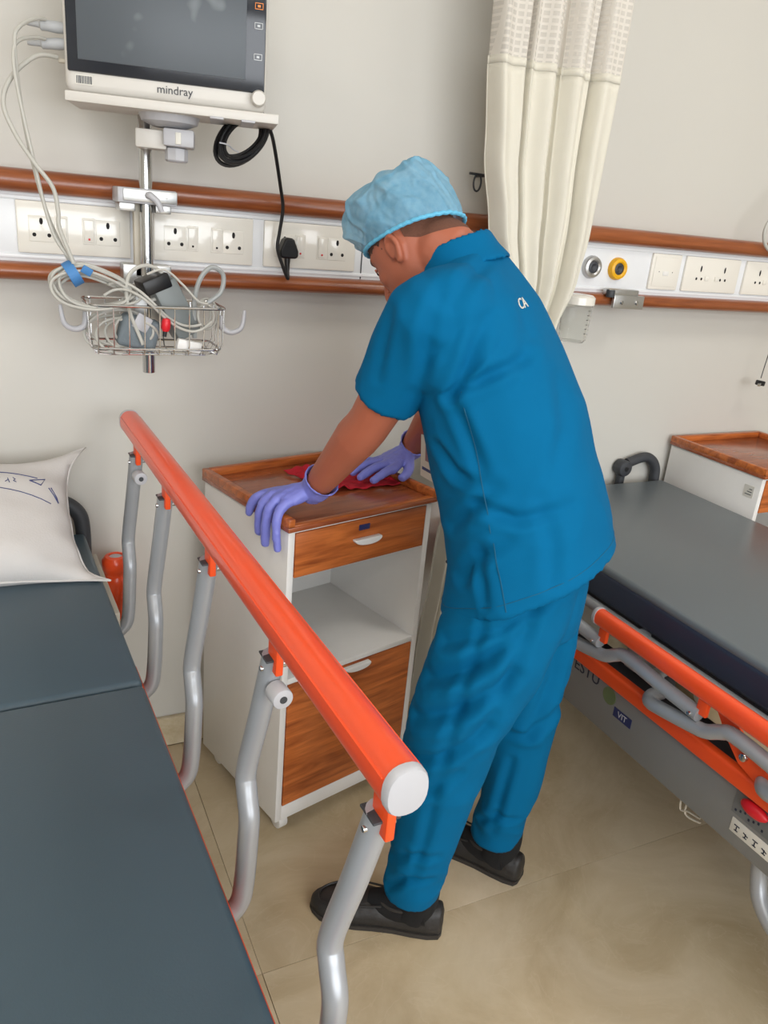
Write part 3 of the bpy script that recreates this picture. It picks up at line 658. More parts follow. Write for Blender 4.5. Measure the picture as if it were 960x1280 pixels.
    if raised:
        for dx in (-.0175, .0175): MB().b2(xr+dx-.0035, xr+dx+.0035, y1+.004, y0-.004, zr+.010, zr+.0125, .001).build('rail_ridge', M_orange, tr_)
    for yy, d_ in ((y1, -1), (y0, 1)):
        e = MB(); k_ = 1.04 if raised else .84
        e.rings([[(xr+a*q, yy+d_*o_, zr+b*q) for a, b in (prof if raised else [(p/.8, r/.8) for p, r in prof])] for q, o_ in ((k_, -.001), (k_, .006), (k_*.93, .009), (k_*.5, .0105))]); e.build('rail_end_cap', M_cap, tr_)
    ys = (-.098, -.362, -.652, -.940, -1.228) if raised else tuple(-.625-.2835*k for k in range(5))
    for i, yy in enumerate(ys):
        zt_ = .886
        if raised: pts = post_path(yy, s_, xr-s_*.025, zt_, .455, True)
        else: pts = post_path(yy+.435, s_, xr, .930, .495, False)
        po = MB().tube(pts, .0145, 14, 5).build('rail_post', M_tube, t)
        top = Vector(pts[-1])
        if raised:
            MB().box((top.x, top.y-.007, .896), (.010, .030, .056), .002).build('rail_tab', M_orange2, po)
            MB().box((top.x, top.y, .8855), (.0290, .0290, .003), .001).build('post_tip', M_dark, po)
            MB().cyl((top.x-.0175, top.y, .870), (top.x+.0175, top.y, .870), .0036, None, 12, .001).build('pivot_pin', M_chrome, po)
            if i in (0, 3, ): 
                q = MB(); q.cyl((top.x+.0, top.y-.008, .842), (top.x+.002, top.y-.034, .842), .0135, None, 20, .002); kn = q.build('stop_knob', M_cap, po)
                MB().cyl((top.x+.002, top.y-.0335, .842), (top.x+.002, top.y-.0345, .842), .005, None, 12).build('stop_bore', M_dark, kn)
        else:
            MB().box((top.x, top.y-.004, .588), (.010, .024, .040), .002).build('rail_tab', M_orange2, po)
            MB().cyl((top.x-.0185, top.y+.012, top.z), (top.x+.0185, top.y+.012, top.z), .004, None, 12, .001).build('pivot_pin', M_chrome, po)
    return t, xr
tL, xrL = bed('hospital_bed', 'hospital bed with slate mattress and raised orange side rail beside the monitor', (-.192, -.100, 0), math.radians(2.1), 1, True, 'thin')
tR, xrR = bed('hospital_bed', 'hospital bed with grey mattress and lowered orange side rail behind the worker', (1.5555, -.060, 0), math.radians(.6), -1, False, 'thick', .10)
# details on the near side of the lowered-rail bed
px = -(BW+.0285)
sp_ = [c for c in tR.children if c.name.startswith('side_panel')][0]
M_green = mat('green_print', rgb(96, 110, 74), .6); M_navyp = mat('navy_print', rgb(40, 48, 92), .5)
text('panel_lettering', 'ESTU', .040, M_inkb, sp_, (px, -.545, .433), (0, -1, 0), (0, 0, 1))
d_ = MB(); d_.cyl((px-.0006, -.628, .420), (px+.001, -.628, .420), .021, None, 28); d_.build('panel_disc', M_green, sp_)
vb = MB().b2(px-.0008, px+.001, -.706, -.650, .383, .406).build('panel_badge', M_navyp, sp_)
text('badge_lettering', 'VIT', .020, M_cap, sp_, (px-.001, -.678, .3945), (0, -1, 0), (0, 0, 1))
# control plate, red lever, pictogram sticker
MB().b2(px-.0010, px+.001, -1.075, -.985, .392, .446).build('control_plate', mat('control_grey', rgb(110, 112, 112), .5), sp_)
for k in range(7): MB().b2(px-.0016, px-.0008, -.992-.010*k, -.996-.010*k, .398+.004*(k % 3), .403+.004*(k % 3)).build('control_mark', M_inkb, sp_)
lv = MB(); lv.ell((px-.012, -1.035, .436), (.012, .030, .014), 16); lv.build('red_lever', M_red, tR)
sk_ = MB().b2(px-.0010, px+.001, -1.085, -.992, .352, .383, .0006).build('pictogram_sticker', M_sticker, sp_)
for k in range(4):
    yy = -1.006-.021*k
    pi_ = MB(); pi_.box((px-.0013, yy, .371-.004*(k % 2)), (.0008, .012, .002), 0, (.3*(k % 2), 0, 0)); pi_.box((px-.0013, yy, .365), (.0008, .002, .008)); pi_.box((px-.0013, yy, .360), (.0008, .008, .002)); pi_.build('pictogram', M_inkb, sk_)
# link lever between strip and rail
lk = MB(); X_ = -(BW+.060)
poly = [(-.910, .600), (-.945, .604), (-.985, .572), (-1.015, .545), (-1.060, .526), (-1.088, .530), (-1.108, .552), (-1.112, .530), (-1.100, .508), (-1.050, .497), (-.990, .515), (-.955, .545), (-.925, .580)]
lk.prism([(-a, b) for a, b in poly], (X_, 0, 0), (0, -1, 0), (0, 0, 1), (1, 0, 0), 0, .005); lk.build('link_lever', M_orange2, tR)
MB().cyl((X_-.008, -1.0, .535), (X_+.01, -1.0, .535), .008, None, 16, .002).build('link_bolt', M_chrome, tR)
MB().b2(X_+.022, X_+.026, -1.30, -.97, .588, .606).build('scale_plate', M_sticker, tR)
MB().b2(X_+.020, X_+.023, -1.075, -1.060, .585, .607).build('scale_pointer', M_red, tR)
MB().tube([(-BW+.01, -1.04, .36), (-BW+.01, -1.05, .29), (-BW+.0, -1.08, .235), (-BW-.005, -1.15, .205), (-BW-.01, -1.30, .20)], .016, 14, 6).build('brake_bar', M_tube, tR)
for p in ([(-.345, -.86, .34), (-.345, -.865, .290), (-.345, -.885, .298), (-.345, -.915, .305)], [(-.340, -.875, .33), (-.345, -.880, .288), (-.340, -.915, .292)]): MB().tube(p, .0022, 6, 5).build('loose_wire', M_beige, tR)
lu = MB().lathe([(0, 0), (.012, 0), (.012, .01), (0, .01)], (xrR+.0, -.545, .525), (-1, 0, 0), 18).build('rail_stop', M_cap, tR)

# ------------------------------------------------------------ pillow
t = thing('pillow', 'white cotton pillow with blue print lying at the head of the slate bed', 'pillow', (-.140, -.205, .69), 0)
U_ = Vector((1.0, .02, -.004)).normalized(); V_ = Vector((-.02, .88, .46)).normalized(); W_ = U_.cross(V_)
PO = Vector((0, 0, .070)); hu, hv = .270, .160
def pil(u, v, side):
    pin = 1-.10*(1-abs(u)**3)*abs(v)**6-.0
    pinu = 1-.09*(1-abs(v)**3)*abs(u)**6
    th = (max(0, 1-abs(u)**2.6)**.55)*(max(0, 1-abs(v)**2.6)**.55)
    wr = .012*noise.noise(Vector((u*2.2, v*2.2, 3)))*th+.004*noise.noise(Vector((u*7, v*7, 5)))*(1-th)+.006*(1-th)*math.sin(v*14+u*3)*abs(u)**3
    h = side*(.068 if side > 0 else .050)*th + wr
    cr_ = .03*(abs(u)*abs(v))**3*(1 if v > 0 else -.4); ce = (abs(u)*abs(v))**7
    q = PO+U_*(hu*u*pinu+math.copysign(.030*ce, u))+V_*(hv*v*pin+math.copysign(.022*ce, v))+W_*(h+cr_); q.z = max(q.z, -.0085+.004*side)
    return q
n = 48; m = MB(); idx = {}
for sd_ in (1, -1):
    for i in range(n+1):
        for j in range(n+1):
            if sd_ < 0 and (i in (0, n) or j in (0, n)): idx[(sd_, i, j)] = idx[(1, i, j)]; continue
            idx[(sd_, i, j)] = len(m.v); m.v.append(pil(-1+2*i/n, -1+2*j/n, sd_))
    for i in range(n):
        for j in range(n):
            q = [idx[(sd_, i, j)], idx[(sd_, i+1, j)], idx[(sd_, i+1, j+1)], idx[(sd_, i, j+1)]]; m.f.append(tuple(q if sd_ > 0 else q[::-1]))
m.build('pillow_case', M_pillow, t, True, 80)
# corner ears
MB().tube([pil(1, -1+2*k/30, 1) for k in range(31)]+[pil(1-2*k/30, 1, 1) for k in range(1, 31)], .0022, 6).build('pillow_seam', M_pillow, t)
MB().tube([pil(1-2*k/30, -1, 1) for k in range(31)], .0022, 6).build('pillow_seam', M_pillow, t)
def onp(u, v): return pil(u, v, 1)+W_*.0008
def curve_on(f, n_=24, r=.0009): return MB().tube([onp(*f(k/n_)) for k in range(n_+1)], r, 5)
curve_on(lambda k: (-.9+1.62*k, .62-.5*max(0, k-.75)**1.3*2)).build('print_line', M_ink, t)
curve_on(lambda k: (-.9+1.70*k, .32-1.2*max(0, k-.7)**1.6*1.6)).build('print_line', M_ink, t)
random.seed(9)
for k in range(26):
    u0 = -.85+1.45*k/26; m = MB(); pts = [onp(u0+random.uniform(0, .035), .47+random.uniform(-.07, .07)-.25*max(0, u0-.3)) for _ in range(4)]; m.tube(pts, .0008, 5); m.build('print_mark', M_ink, t)
m = MB(); m.tube([onp(.66, .40), onp(.74, .33), onp(.78, .45), onp(.66, .40)], .0014, 5); m.build('print_emblem', M_ink, t)
m = MB(); m.tube([onp(.80, .30), onp(.84, .18), onp(.87, .08), onp(.86, .17), onp(.82, .31)], .0012, 5); m.build('print_emblem', M_ink, t)
# ------------------------------------------------------------ the worker
from mathutils.bvhtree import BVHTree
M_skin = mat('skin', rgb(176, 101, 75), 0.5, var=0.07, scale=18, bump=0.05, bscale=300)
M_hair = mat('short_hair', rgb(88, 60, 48), 0.85, var=0.25, scale=220, bump=0.5, bscale=600)
M_tunic = mat('teal_cotton', rgb(0, 100, 147), 0.85, spec=0.12, var=0.05, scale=9, bump=0.08, bscale=700)
M_trs = mat('teal_trousers', rgb(0, 98, 143), 0.85, spec=0.12, var=0.06, scale=9, bump=0.08, bscale=700)
M_glove = mat('violet_nitrile', rgb(128, 134, 218), 0.42, var=0.05, scale=40, bump=0.15, bscale=220)
M_shoe = mat('black_leather', rgb(40, 38, 37), 0.5, var=0.2, scale=40, bump=0.2, bscale=120)
M_sock = mat('black_sock', rgb(16, 16, 18), 0.9, var=0.1)
M_sole = mat('dark_sole', rgb(52, 48, 44), 0.8, var=0.15)
capm, N_, L_, P_ = new_mat('blue_nonwoven')
tc = N_.new('ShaderNodeTexCoord'); nz = N_.new('ShaderNodeTexNoise'); nz.inputs['Scale'].default_value = 90; nz.inputs['Detail'].default_value = 6; L_.new(tc.outputs['Object'], nz.inputs['Vector'])
mx = N_.new('ShaderNodeMixRGB'); mx.inputs[1].default_value = rgb(96, 164, 200); mx.inputs[2].default_value = rgb(150, 200, 224); L_.new(nz.outputs['Fac'], mx.inputs[0]); L_.new(mx.outputs[0], P_.inputs['Base Color'])
P_.inputs['Roughness'].default_value = .7; P_.inputs['Alpha'].default_value = .70
bp_ = N_.new('ShaderNodeBump'); bp_.inputs['Strength'].default_value = .25; bp_.inputs['Distance'].default_value = .003; L_.new(nz.outputs['Fac'], bp_.inputs['Height']); L_.new(bp_.outputs[0], P_.inputs['Normal'])

MAN = Vector((.865, -.735, 0)); MROT = math.atan2(.73, -.68)
man = thing('person', 'person in teal scrubs and blue cap leaning over the cabinet wiping its top', 'person', MAN, MROT)
MW = Matrix.Translation(MAN) @ Matrix.Rotation(MROT, 4, 'Z'); MI = MW.inverted()
CABM = Matrix.Translation((.498, -.438, 0)) @ Matrix.Rotation(math.radians(14.6), 4, 'Z')
def cl(x, y, z): return MI @ (CABM @ Vector((x, y, z)))     # cabinet coordinates -> worker coordinates

def ring(c, u, v, a, b, n=40, p=1.0):
    c, u, v = Vector(c), Vector(u).normalized(), Vector(v).normalized(); R_ = []
    for k in range(n):
        t_ = 2*PI*k/n; co, si = math.cos(t_), math.sin(t_)
        R_.append(c+u*a*math.copysign(abs(co)**p, co)+v*b*math.copysign(abs(si)**p, si))
    return R_
def remesh(mb, voxel, name, m, parent, smooth=4, disp=None, fac=.5):
    me = bpy.data.meshes.new('tmp'); me.from_pydata([tuple(p) for p in mb.v], [], mb.f)
    b = bmesh.new(); b.from_mesh(me); bmesh.ops.recalc_face_normals(b, faces=b.faces[:]); b.to_mesh(me); b.free()
    o = bpy.data.objects.new('tmp', me); COL.objects.link(o)
    r = o.modifiers.new('r', 'REMESH'); r.mode = 'VOXEL'; r.voxel_size = voxel; r.adaptivity = 0
    if smooth: s_ = o.modifiers.new('s', 'SMOOTH'); s_.iterations = smooth; s_.factor = fac
    bpy.context.view_layer.update()
    m2 = bpy.data.meshes.new_from_object(o.evaluated_get(bpy.context.evaluated_depsgraph_get()))
    bpy.data.objects.remove(o); bpy.data.meshes.remove(me)
    m2.name = name
    if disp:
        nv = [v.normal.copy() for v in m2.vertices]
        for v, n_ in zip(m2.vertices, nv): v.co = v.co+n_*disp(v.co, n_)
    m2.materials.clear(); m2.materials.append(m); m2.shade_smooth()
    ob = bpy.data.objects.new(name, m2); COL.objects.link(ob); ob.parent = parent
    return ob
X3 = Vector((1, 0, 0)); Y3 = Vector((0, 1, 0)); Z3 = Vector((0, 0, 1))

# joints
SHL, SHR = Vector((.190, .150, 1.262)), Vector((.190, -.150, 1.262))
ELL = Vector((.302, .086, 1.055)); ELR = Vector((.275, -.285, 1.040))
WRL = cl(.064, .004, .874); WRR = cl(.462, .158, .868)
HIPL, HIPR = Vector((0, .09, .85)), Vector((0, -.09, .85))
KNL, KNR = Vector((.062, .135, .49)), Vector((-.025, -.09, .49))
ANL, ANR = Vector((.088, .140, .085)), Vector((-.035, -.092, .085))
# head frame
hp, ha = math.radians(43), math.radians(22)
HF = Vector((math.cos(ha)*math.cos(hp), -math.sin(ha)*math.cos(hp), -math.sin(hp)))
HL = Vector((math.sin(ha), math.cos(ha), 0)); HU = HF.cross(HL)
HC = Vector((.272, 0, 1.356))
def hd(f, l, u): return HC+HF*f+HL*l+HU*u
HM = Matrix((HF, HL, HU)).transposed()

# hands: five fingers, each its own chain
def hand_chains(side):
    if side == 'L':
        kn = [(.006, .088, .842), (.000, .066, .845), (-.001, .043, .845), (.002, .020, .842)]
        tips = [[(-.015, .100, .832), (-.022, .109, .815), (-.024, .114, .796)],
                [(-.018, .072, .826), (-.0225, .077, .795), (-.019, .080, .764)],
                [(-.019, .046, .824), (-.0235, .050, .785), (-.020, .054, .748)],
                [(-.017, .017, .822), (-.0215, .014, .788), (-.019, .010, .753)]]
        th = [(.052, .034, .858), (.045, .066, .846), (.040, .090, .834), (.034, .108, .829)]
        wr = (.064, .004, .874)
    else:
        kn = [(.362, .105, .843), (.358, .128, .847), (.360, .151, .846), (.366, .172, .842)]
        tips = [[(.335, .098, .842), (.312, .094, .835), (.290, .092, .827)],
                [(.327, .126, .845), (.300, .125, .837), (.277, .124, .827)],
                [(.330, .155, .845), (.304, .158, .837), (.282, .160, .827)],
                [(.342, .180, .842), (.322, .187, .836), (.304, .191, .828)]]
        th = [(.425, .128, .852), (.405, .100, .842), (.385, .082, .835), (.362, .074, .829)]
        wr = (.462, .158, .868)
    f = lambda p: cl(*p)
    return [f(p) for p in kn], [[f(q) for q in c] for c in tips], [f(p) for p in th], f(wr)
def hand(mb, side, d):
    kn, tips, th, wr = hand_chains(side)
    rad = [.0098, .0102, .0098, .0086]
    for k, c, r in zip(kn, tips, rad):
        mb.tube([wr.lerp(k, .45), k, *c, c[-1]+(c[-1]-c[-2]).normalized()*.006], [r+d+.002, r+.0022+d, r+.0006+d, r+d, r-.001+d, (r-.001+d)*.55], 12, 3)
    mb.tube([th[0].lerp(wr, .4), *th, th[-1]+(th[-1]-th[-2]).normalized()*.006], [.016+d, .016+d, .013+d, .011+d, .0098+d, .0055+d], 12, 3)
    # palm block between wrist and knuckles
    def row(t_, rr): return [wr.lerp(k, t_) for k in kn], rr
    for a, b in ((0, 1), (1, 2), (2, 3)):
        mb.tube([wr.lerp((kn[a]+kn[b])/2, q) for q in (.05, .35, .7, 1.0)], [.019+d, .016+d, .0135+d, .011+d], 12)
    mb.tube([wr.lerp(kn[3], .2), wr.lerp(kn[3], .8)], [.018+d, .012+d], 12)

# ---- body: one continuous mesh
b = MB()
b.rings([ring(c, (.88, 0, -.45), Y3, a, l) for c, a, l in (((-.0, 0, .81), .07, .10), ((.01, 0, .86), .10, .135), ((.04, 0, .96), .10, .135), ((.085, 0, 1.07), .105, .14), ((.12, 0, 1.15), .105, .15), ((.155, 0, 1.24), .085, .14), ((.18, 0, 1.30), .06, .09), ((.195, 0, 1.325), .05, .06))])
for S_, E_, W_r in ((SHL, ELL, WRL), (SHR, ELR, WRR)):
    b.tube([S_.lerp(Vector((.17, 0, 1.26)), .4), S_, S_.lerp(E_, .45), E_, E_.lerp(W_r, .25), E_.lerp(W_r, .65), W_r, W_r+(W_r-E_)*.03], [.05, .055, .047, .041, .0425, .034, .027, .026], 18, 4)
hand(b, 'L', -.0018); hand(b, 'R', -.0018)
for H_, K_, A_ in ((HIPL, KNL, ANL), (HIPR, KNR, ANR)): b.tube([H_, H_.lerp(K_, .4), K_, K_.lerp(A_, .3), A_.lerp(K_, .1), A_, A_-Z3*.045], [.062, .060, .050, .050, .038, .036, .034], 18, 4)
for A_, dr_, hl in ((ANL, Vector((.273, .061, 0)), .0), (ANR, Vector((.175, -.034, 0)), .0)):
    dr_.normalize(); b.tube([A_-dr_*.03-Z3*.045, A_+dr_*.05-Z3*.050, A_+dr_*.14-Z3*.056, A_+dr_*.17-Z3*.058], [.026, .028, .022, .012], 12, 2)
# neck and head
b.tube([Vector((.150, 0, 1.27)), Vector((.195, 0, 1.325)), hd(-.040, 0, -.045), hd(-.02, 0, -.01)], [.062, .055, .054, .05], 22, 4)
hs = [(.112, .020, .016, .0), (.103, .042, .036, .002), (.08, .071, .061, .005), (.05, .082, .072, .008), (.02, .0825, .075, .010), (-.01, .078, .073, .012), (-.04, .070, .066, .019), (-.07, .063, .055, .026), (-.095, .049, .043, .039), (-.114, .032, .029, .052), (-.121, .016, .014, .056)]
b.rings([ring(hd(cx, 0, u), HF, HL, a, l, 36) for u, a, l, cx in hs])
b.tube([hd(.086, 0, .022), hd(.096, 0, .002), hd(.108, 0, -.022), hd(.110, 0, -.033), hd(.096, 0, -.042)], [.007, .0075, .009, .010, .007], 12, 3)
for s_ in (-1, 1):
    b.ell(hd(.098, s_*.012, -.036), (.011, .008, .008), 12, HM)
    b.ell(hd(.050, s_*.038, -.020), (.030, .024, .026), 16, HM)
    b.tube([hd(.084, s_*.010, .022), hd(.079, s_*.032, .024), hd(.062, s_*.054, .018)], [.008, .008, .007], 10, 3)
    # ear: rim, lobe and bowl
    pts = [hd(.008, s_*.075, -.024), hd(.010, s_*.077, -.006), hd(.004, s_*.080, .006), hd(-.008, s_*.083, .008), hd(-.016, s_*.084, -.003), hd(-.014, s_*.081, -.018), hd(-.004, s_*.076, -.032), hd(.004, s_*.074, -.034)]
    b.tube(pts, [.004, .0045, .005, .005, .005, .005, .0065, .005], 10, 3)
    b.ell(hd(-.004, s_*.075, -.010), (.013, .006, .022), 14, HM)
b.ell(hd(.088, 0, -.064), (.012, .024, .006), 14, HM); b.ell(hd(.086, 0, -.075), (.012, .021, .006), 14, HM)
b.ell(hd(.080, 0, -.104), (.017, .020, .013), 14, HM)
body = remesh(b, .0036, 'body', M_skin, man, 3)
# eyes, brows, lips, hair
for s_ in (-1, 1):
    e = MB().ell(hd(.0755, s_*.031, .004), (.0098,)*3, 16).build('eye', M_white, man)
    MB().ell(hd(.0825, s_*.033, .002), (.004, .0055, .0055), 12, HM).build('iris', M_black, e)
    MB().tube([hd(.0855, s_*.018, .006), hd(.0845, s_*.032, .006), hd(.0765, s_*.046, .004)], [.002, .003, .002], 8, 3).build('eyelid', M_skin, e)
    MB().tube([hd(.091, s_*.014, .021), hd(.0865, s_*.032, .025), hd(.069, s_*.054, .020)], [.002, .0034, .002], 8, 3).build('eyebrow', M_hair, man)
MB().ell(hd(.0935, 0, -.0695), (.008, .023, .0075), 16, HM).build('lips', mat('lip', rgb(120, 62, 56), .5), man)
hr = MB(); hrR = []
for u, a, l, cx in hs[1:5]: hrR.append(ring(hd(cx-.001, 0, u), HF, HL, a+.0015, l+.0015, 36))
hr.rings(hrR)
bv_b = BVHTree.FromPolygons([v.co for v in body.data.vertices], [tuple(p.vertices) for p in body.data.polygons])
hv = []; na, nu_ = 60, 14
for i in range(na+1):
    an = math.radians(110+140*i/na); side_ = abs(i/na-.5)*2
    lo = -.034+.030*side_**2
    for j in range(nu_+1):
        u = .045+(lo-.045)*j/nu_
        p0 = hd(.22*math.cos(an), .22*math.sin(an), u); c0 = hd(0, 0, u); h = bv_b.ray_cast(p0, (c0-p0).normalized())
        q = h[0] if h[0] is not None else c0
        hv.append(q-(c0-p0).normalized()*(.0016 if j < nu_ else .0002))
hf = [(i*(nu_+1)+j, (i+1)*(nu_+1)+j, (i+1)*(nu_+1)+j+1, i*(nu_+1)+j+1) for i in range(na) for j in range(nu_)]
MB().add(hv, hf).build('nape_hair', mat('cropped_hair', rgb(108, 70, 54), .9, var=.25, scale=260, bump=.4, bscale=700), man)
for s_ in (-1, 1): hr.tube([hd(.026, s_*.068, .028), hd(.024, s_*.0705, .012), hd(.022, s_*.0705, .002)], [.007, .0055, .003], 10, 2); pass
remesh(hr, .005, 'hair', M_hair, man, 3)

# ---- cap
cr_ = []
nC = 144
prof = [(0.0, 1.00), (.06, 1.02), (.16, 1.07), (.30, 1.11), (.46, 1.12), (.62, 1.08), (.76, .98), (.88, .78), (.96, .48), (1.0, .10)]
prof2 = []
for (ta, sa), (tb_, sb2) in zip(prof, prof[1:]):
    for q in range(4): prof2.append((ta+(tb_-ta)*q/4, sa+(sb2-sa)*q/4))
prof2.append(prof[-1])
for t_, sc_ in prof2:
    R_ = []
    for k in range(nC):
        an = 2*PI*k/nC; co, si = math.cos(an), math.sin(an)
        brim = .022+.026*co-.006*(1-abs(co))                      # lower at the nape, higher at the brow
        top = .136+.010*co+.006*math.sin(2*an)
        f0 = -.002+(.098*sc_ if co > 0 else .0865*(1+(sc_-1)*.3))*co-(.002*t_); l0 = .082*si*(1+(sc_-1)*1.15)
        w3 = Vector((co*2.0, si*2.0, t_*1.6)); rg = max(0, 1-5*abs(noise.noise(w3*1.1+Vector((3, 1, 0)))))**1.5; rg2 = max(0, 1-5*abs(noise.noise(w3*2.3+Vector((9, 4, 2)))))**1.5
        pl_ = (.003*math.sin(9*an+4*t_)+.008*noise.noise(w3)+.0065*rg+.0035*rg2)*min(1, .1+t_*2.5)+.0011*math.sin(40*an+2*math.sin(3*an))*max(0, 1-t_*5)
        f0 += pl_*co; l0 += pl_*si
        R_.append(hd(f0, l0, brim+(top-brim)*t_+.010*noise.noise(Vector((co*3+4, si*3, t_*4)))*t_))
    cr_.append(R_)
o = MB().rings(cr_, False, False, True).build('hair_cap', capm, man, True, 180)
sb_ = o.modifiers.new('sub', 'SUBSURF'); sb_.levels = 1; sb_.render_levels = 1
bd = MB(); bd.tube([p+(p-hd(0, 0, .03)).normalized()*.0005 for p in cr_[0]], .0036, 8, 0, True); bd.build('cap_band', mat('cap_elastic', rgb(104, 190, 226), .7, bump=.3, bscale=200), o)
for pts in ([hd(.07, .085, .075), hd(.03, .104, .098), hd(-.02, .108, .094), hd(-.06, .098, .075), hd(-.075, .086, .03)], [hd(.06, .088, .105), hd(.02, .100, .085), hd(-.005, .108, .094)]):
    pass

# ---- tunic
def fold(p, ax, f1, f2, seed): # ridged crease noise stretched along ax
    q = p-ax*(p.dot(ax))*f2
    n_ = noise.noise(q*f1+Vector((seed, seed*2, 0)))
    return (1-abs(n_)*2.2)
tr = [((-.007, .788), .167, .190, (.870, -.493)), ((.001, .830), .157, .184, (.877, -.48)), ((.006, .873), .149, .178, (.883, -.468)), ((.034, .960), .141, .172, (.92, -.40)), ((.073, 1.062), .139, .166, (.90, -.434)), ((.114, 1.149), .127, .168, (.87, -.49)), ((.152, 1.238), .104, .166, (.88, -.47)), ((.172, 1.292), .080, .140, (.90, -.42)), ((.186, 1.330), .062, .090, (.9, -.4)), ((.192, 1.342), .055, .068, (.9, -.4))]
def tring(i, k=1.0, off=0.0):
    (cx, cz), a, bb_, d_ = tr[i]; d3 = Vector((d_[0], 0, d_[1])); ax = Vector((-d_[1], 0, d_[0]))
    return ring(Vector((cx, 0, cz))+ax*off, d3, Y3, a*k, bb_*k, 48, .92)
tn = MB(); tn.rings([tring(0, .80, .03), tring(0, .93, .0), tring(0, 1.0, -.002), tring(0, 1.0, .004)]+[tring(i) for i in range(1, len(tr))])
for s_, S_, E_ in ((1, SHL, ELL), (-1, SHR, ELR)):
    ax = (E_-S_).normalized(); si_ = Y3.cross(ax).normalized(); oi = ax.cross(si_)
    L_s = (E_-S_).length; c0 = Vector((.165, s_*.07, 1.275))
    rr = [(S_-ax*.045, .03), (S_-ax*.035, .05), (S_, .068), (S_+ax*L_s*.25, .0625), (S_+ax*L_s*.5, .058), (S_+ax*L_s*.74, .057), (S_+ax*L_s*.755, .057), (S_+ax*L_s*.755, .050), (S_+ax*L_s*.6, .048)]
    tn.rings([ring(c, si_, oi, r*1.0, r*.95, 32) for c, r in rr])
for s_ in (-1, 1):
    tn.ell((.176, s_*.110, 1.268), (.078, .085, .064), 28); tn.ell((.160, s_*.120, 1.215), (.085, .065, .09), 28)
ARM = Vector((.135, .16, 1.17))
TC = [([(.136, 1.136), (.112, 1.198), (.102, 1.261)], .009, .012), ([(.132, 1.146), (.085, 1.176), (.038, 1.206)], .008, .012), ([(.126, 1.131), (.096, 1.076), (.059, 1.007)], .006, .014),
      ([(.07, .969), (.0, .956), (-.069, .979)], .006, .013), ([(.237, 1.263), (.252, 1.204), (.264, 1.149)], .004, .012), ([(.164, 1.297), (.174, 1.227), (.184, 1.161)], .007, .014),
      ([(.116, .908), (.082, .952), (.041, 1.004)], .007, .014), ([(.086, .817), (.058, .877), (.008, .919)], .007, .015), ([(.063, 1.29), (.042, 1.233), (.039, 1.171)], .005, .014),
      ([(.133, 1.342), (.145, 1.281), (.157, 1.217)], .005, .013), ([(-.017, 1.179), (-.041, 1.107), (-.042, 1.028)], .005, .015), ([(.157, 1.044), (.117, 1.009), (.075, 1.004)], .007, .013),
      ([(.03, .80), (.045, .85), (.052, .90)], .005, .012), ([(-.07, .86), (-.06, .92), (-.03, .99)], .005, .015)]
PC = [([(.089, .699), (.001, .757), (-.072, .828)], .009, .014), ([(.111, .625), (.027, .684), (-.04, .768)], .010, .015), ([(.126, .544), (.038, .601), (-.04, .68)], .010, .014),
      ([(.129, .457), (.049, .504), (-.011, .569)], .009, .013), ([(.028, .765), (.041, .621), (.061, .435)], .005, .012), ([(-.055, .811), (-.028, .66), (.001, .548)], .006, .014),
      ([(.132, .37), (.078, .41), (.029, .466)], .006, .013), ([(.14, .205), (.101, .243), (.051, .254)], .006, .012), ([(.138, .131), (.103, .179), (.055, .19)], .007, .010), ([(.062, .416), (.073, .295), (.086, .187)], .004, .012),
      ([(.118, .66), (.05, .715), (-.02, .80)], -.004, .016), ([(.128, .585), (.045, .64), (-.04, .725)], -.005, .016), ([(.135, .50), (.055, .55), (-.02, .62)], -.005, .015)]
PC2 = [([(-.077, .707), (-.084, .565), (-.058, .421)], .006, .014), ([(-.034, .352), (-.024, .242), (-.019, .152)], .005, .012), ([(.01, .162), (-.021, .198), (-.066, .194)], .006, .010), ([(-.099, .475), (-.058, .421), (-.016, .416)], .007, .013)]
def creases(p, table):
    v = 0.0
    for pl_, am, wd in table:
        best = 9.0; tt = 0
        for i in range(len(pl_)-1):
            ax_, az_ = pl_[i]; bx_, bz_ = pl_[i+1]; dx, dz = bx_-ax_, bz_-az_
            k = max(0.0, min(1.0, ((p.x-ax_)*dx+(p.z-az_)*dz)/(dx*dx+dz*dz)))
            d2 = (p.x-ax_-k*dx)**2+(p.z-az_-k*dz)**2
            if d2 < best: best = d2; tt = (i+k)/(len(pl_)-1)
        if best < (3*wd)**2:
            d = math.sqrt(best)/wd; v += 1.35*am*(.35+.65*math.sin(PI*min(1, tt*.9+.1)))*(-math.exp(-d*d*1.6)+.45*math.exp(-(d-1.5)**2*1.6))
    return v
def tdisp(p, n_):
    d = (p-ARM).length
    up_ = max(0, min(1, (p.z-.80)/.5))
    v = .0060*fold(p, Vector((.42, 0, .9)), 7, .85, 3)          # long folds along the trunk
    v += .0075*fold(p, Vector((.3, 0, .95)), 13, .8, 8)*math.exp(-(d/.14)**2)
    v += .0030*noise.noise(p*11)
    v += .0070*fold(p, Vector((.8, 0, -.4)), 9, .85, 5)*math.exp(-((p.z-.93)/.09)**2)*.7
    if p.y > .02: v += creases(p, TC)*min(1, (p.y-.02)/.05)
    return v
tunic = remesh(tn, .0055, 'tunic', M_tunic, man, 6, tdisp)
bv_t = BVHTree.FromPolygons([v.co for v in tunic.data.vertices], [tuple(p.vertices) for p in tunic.data.polygons])
def on_tunic(p, d, off=.001):
    h = bv_t.ray_cast(Vector(p), Vector(d).normalized())
    return (h[0]-Vector(d).normalized()*off, h[1]) if h[0] is not None else (Vector(p), Vector(d))
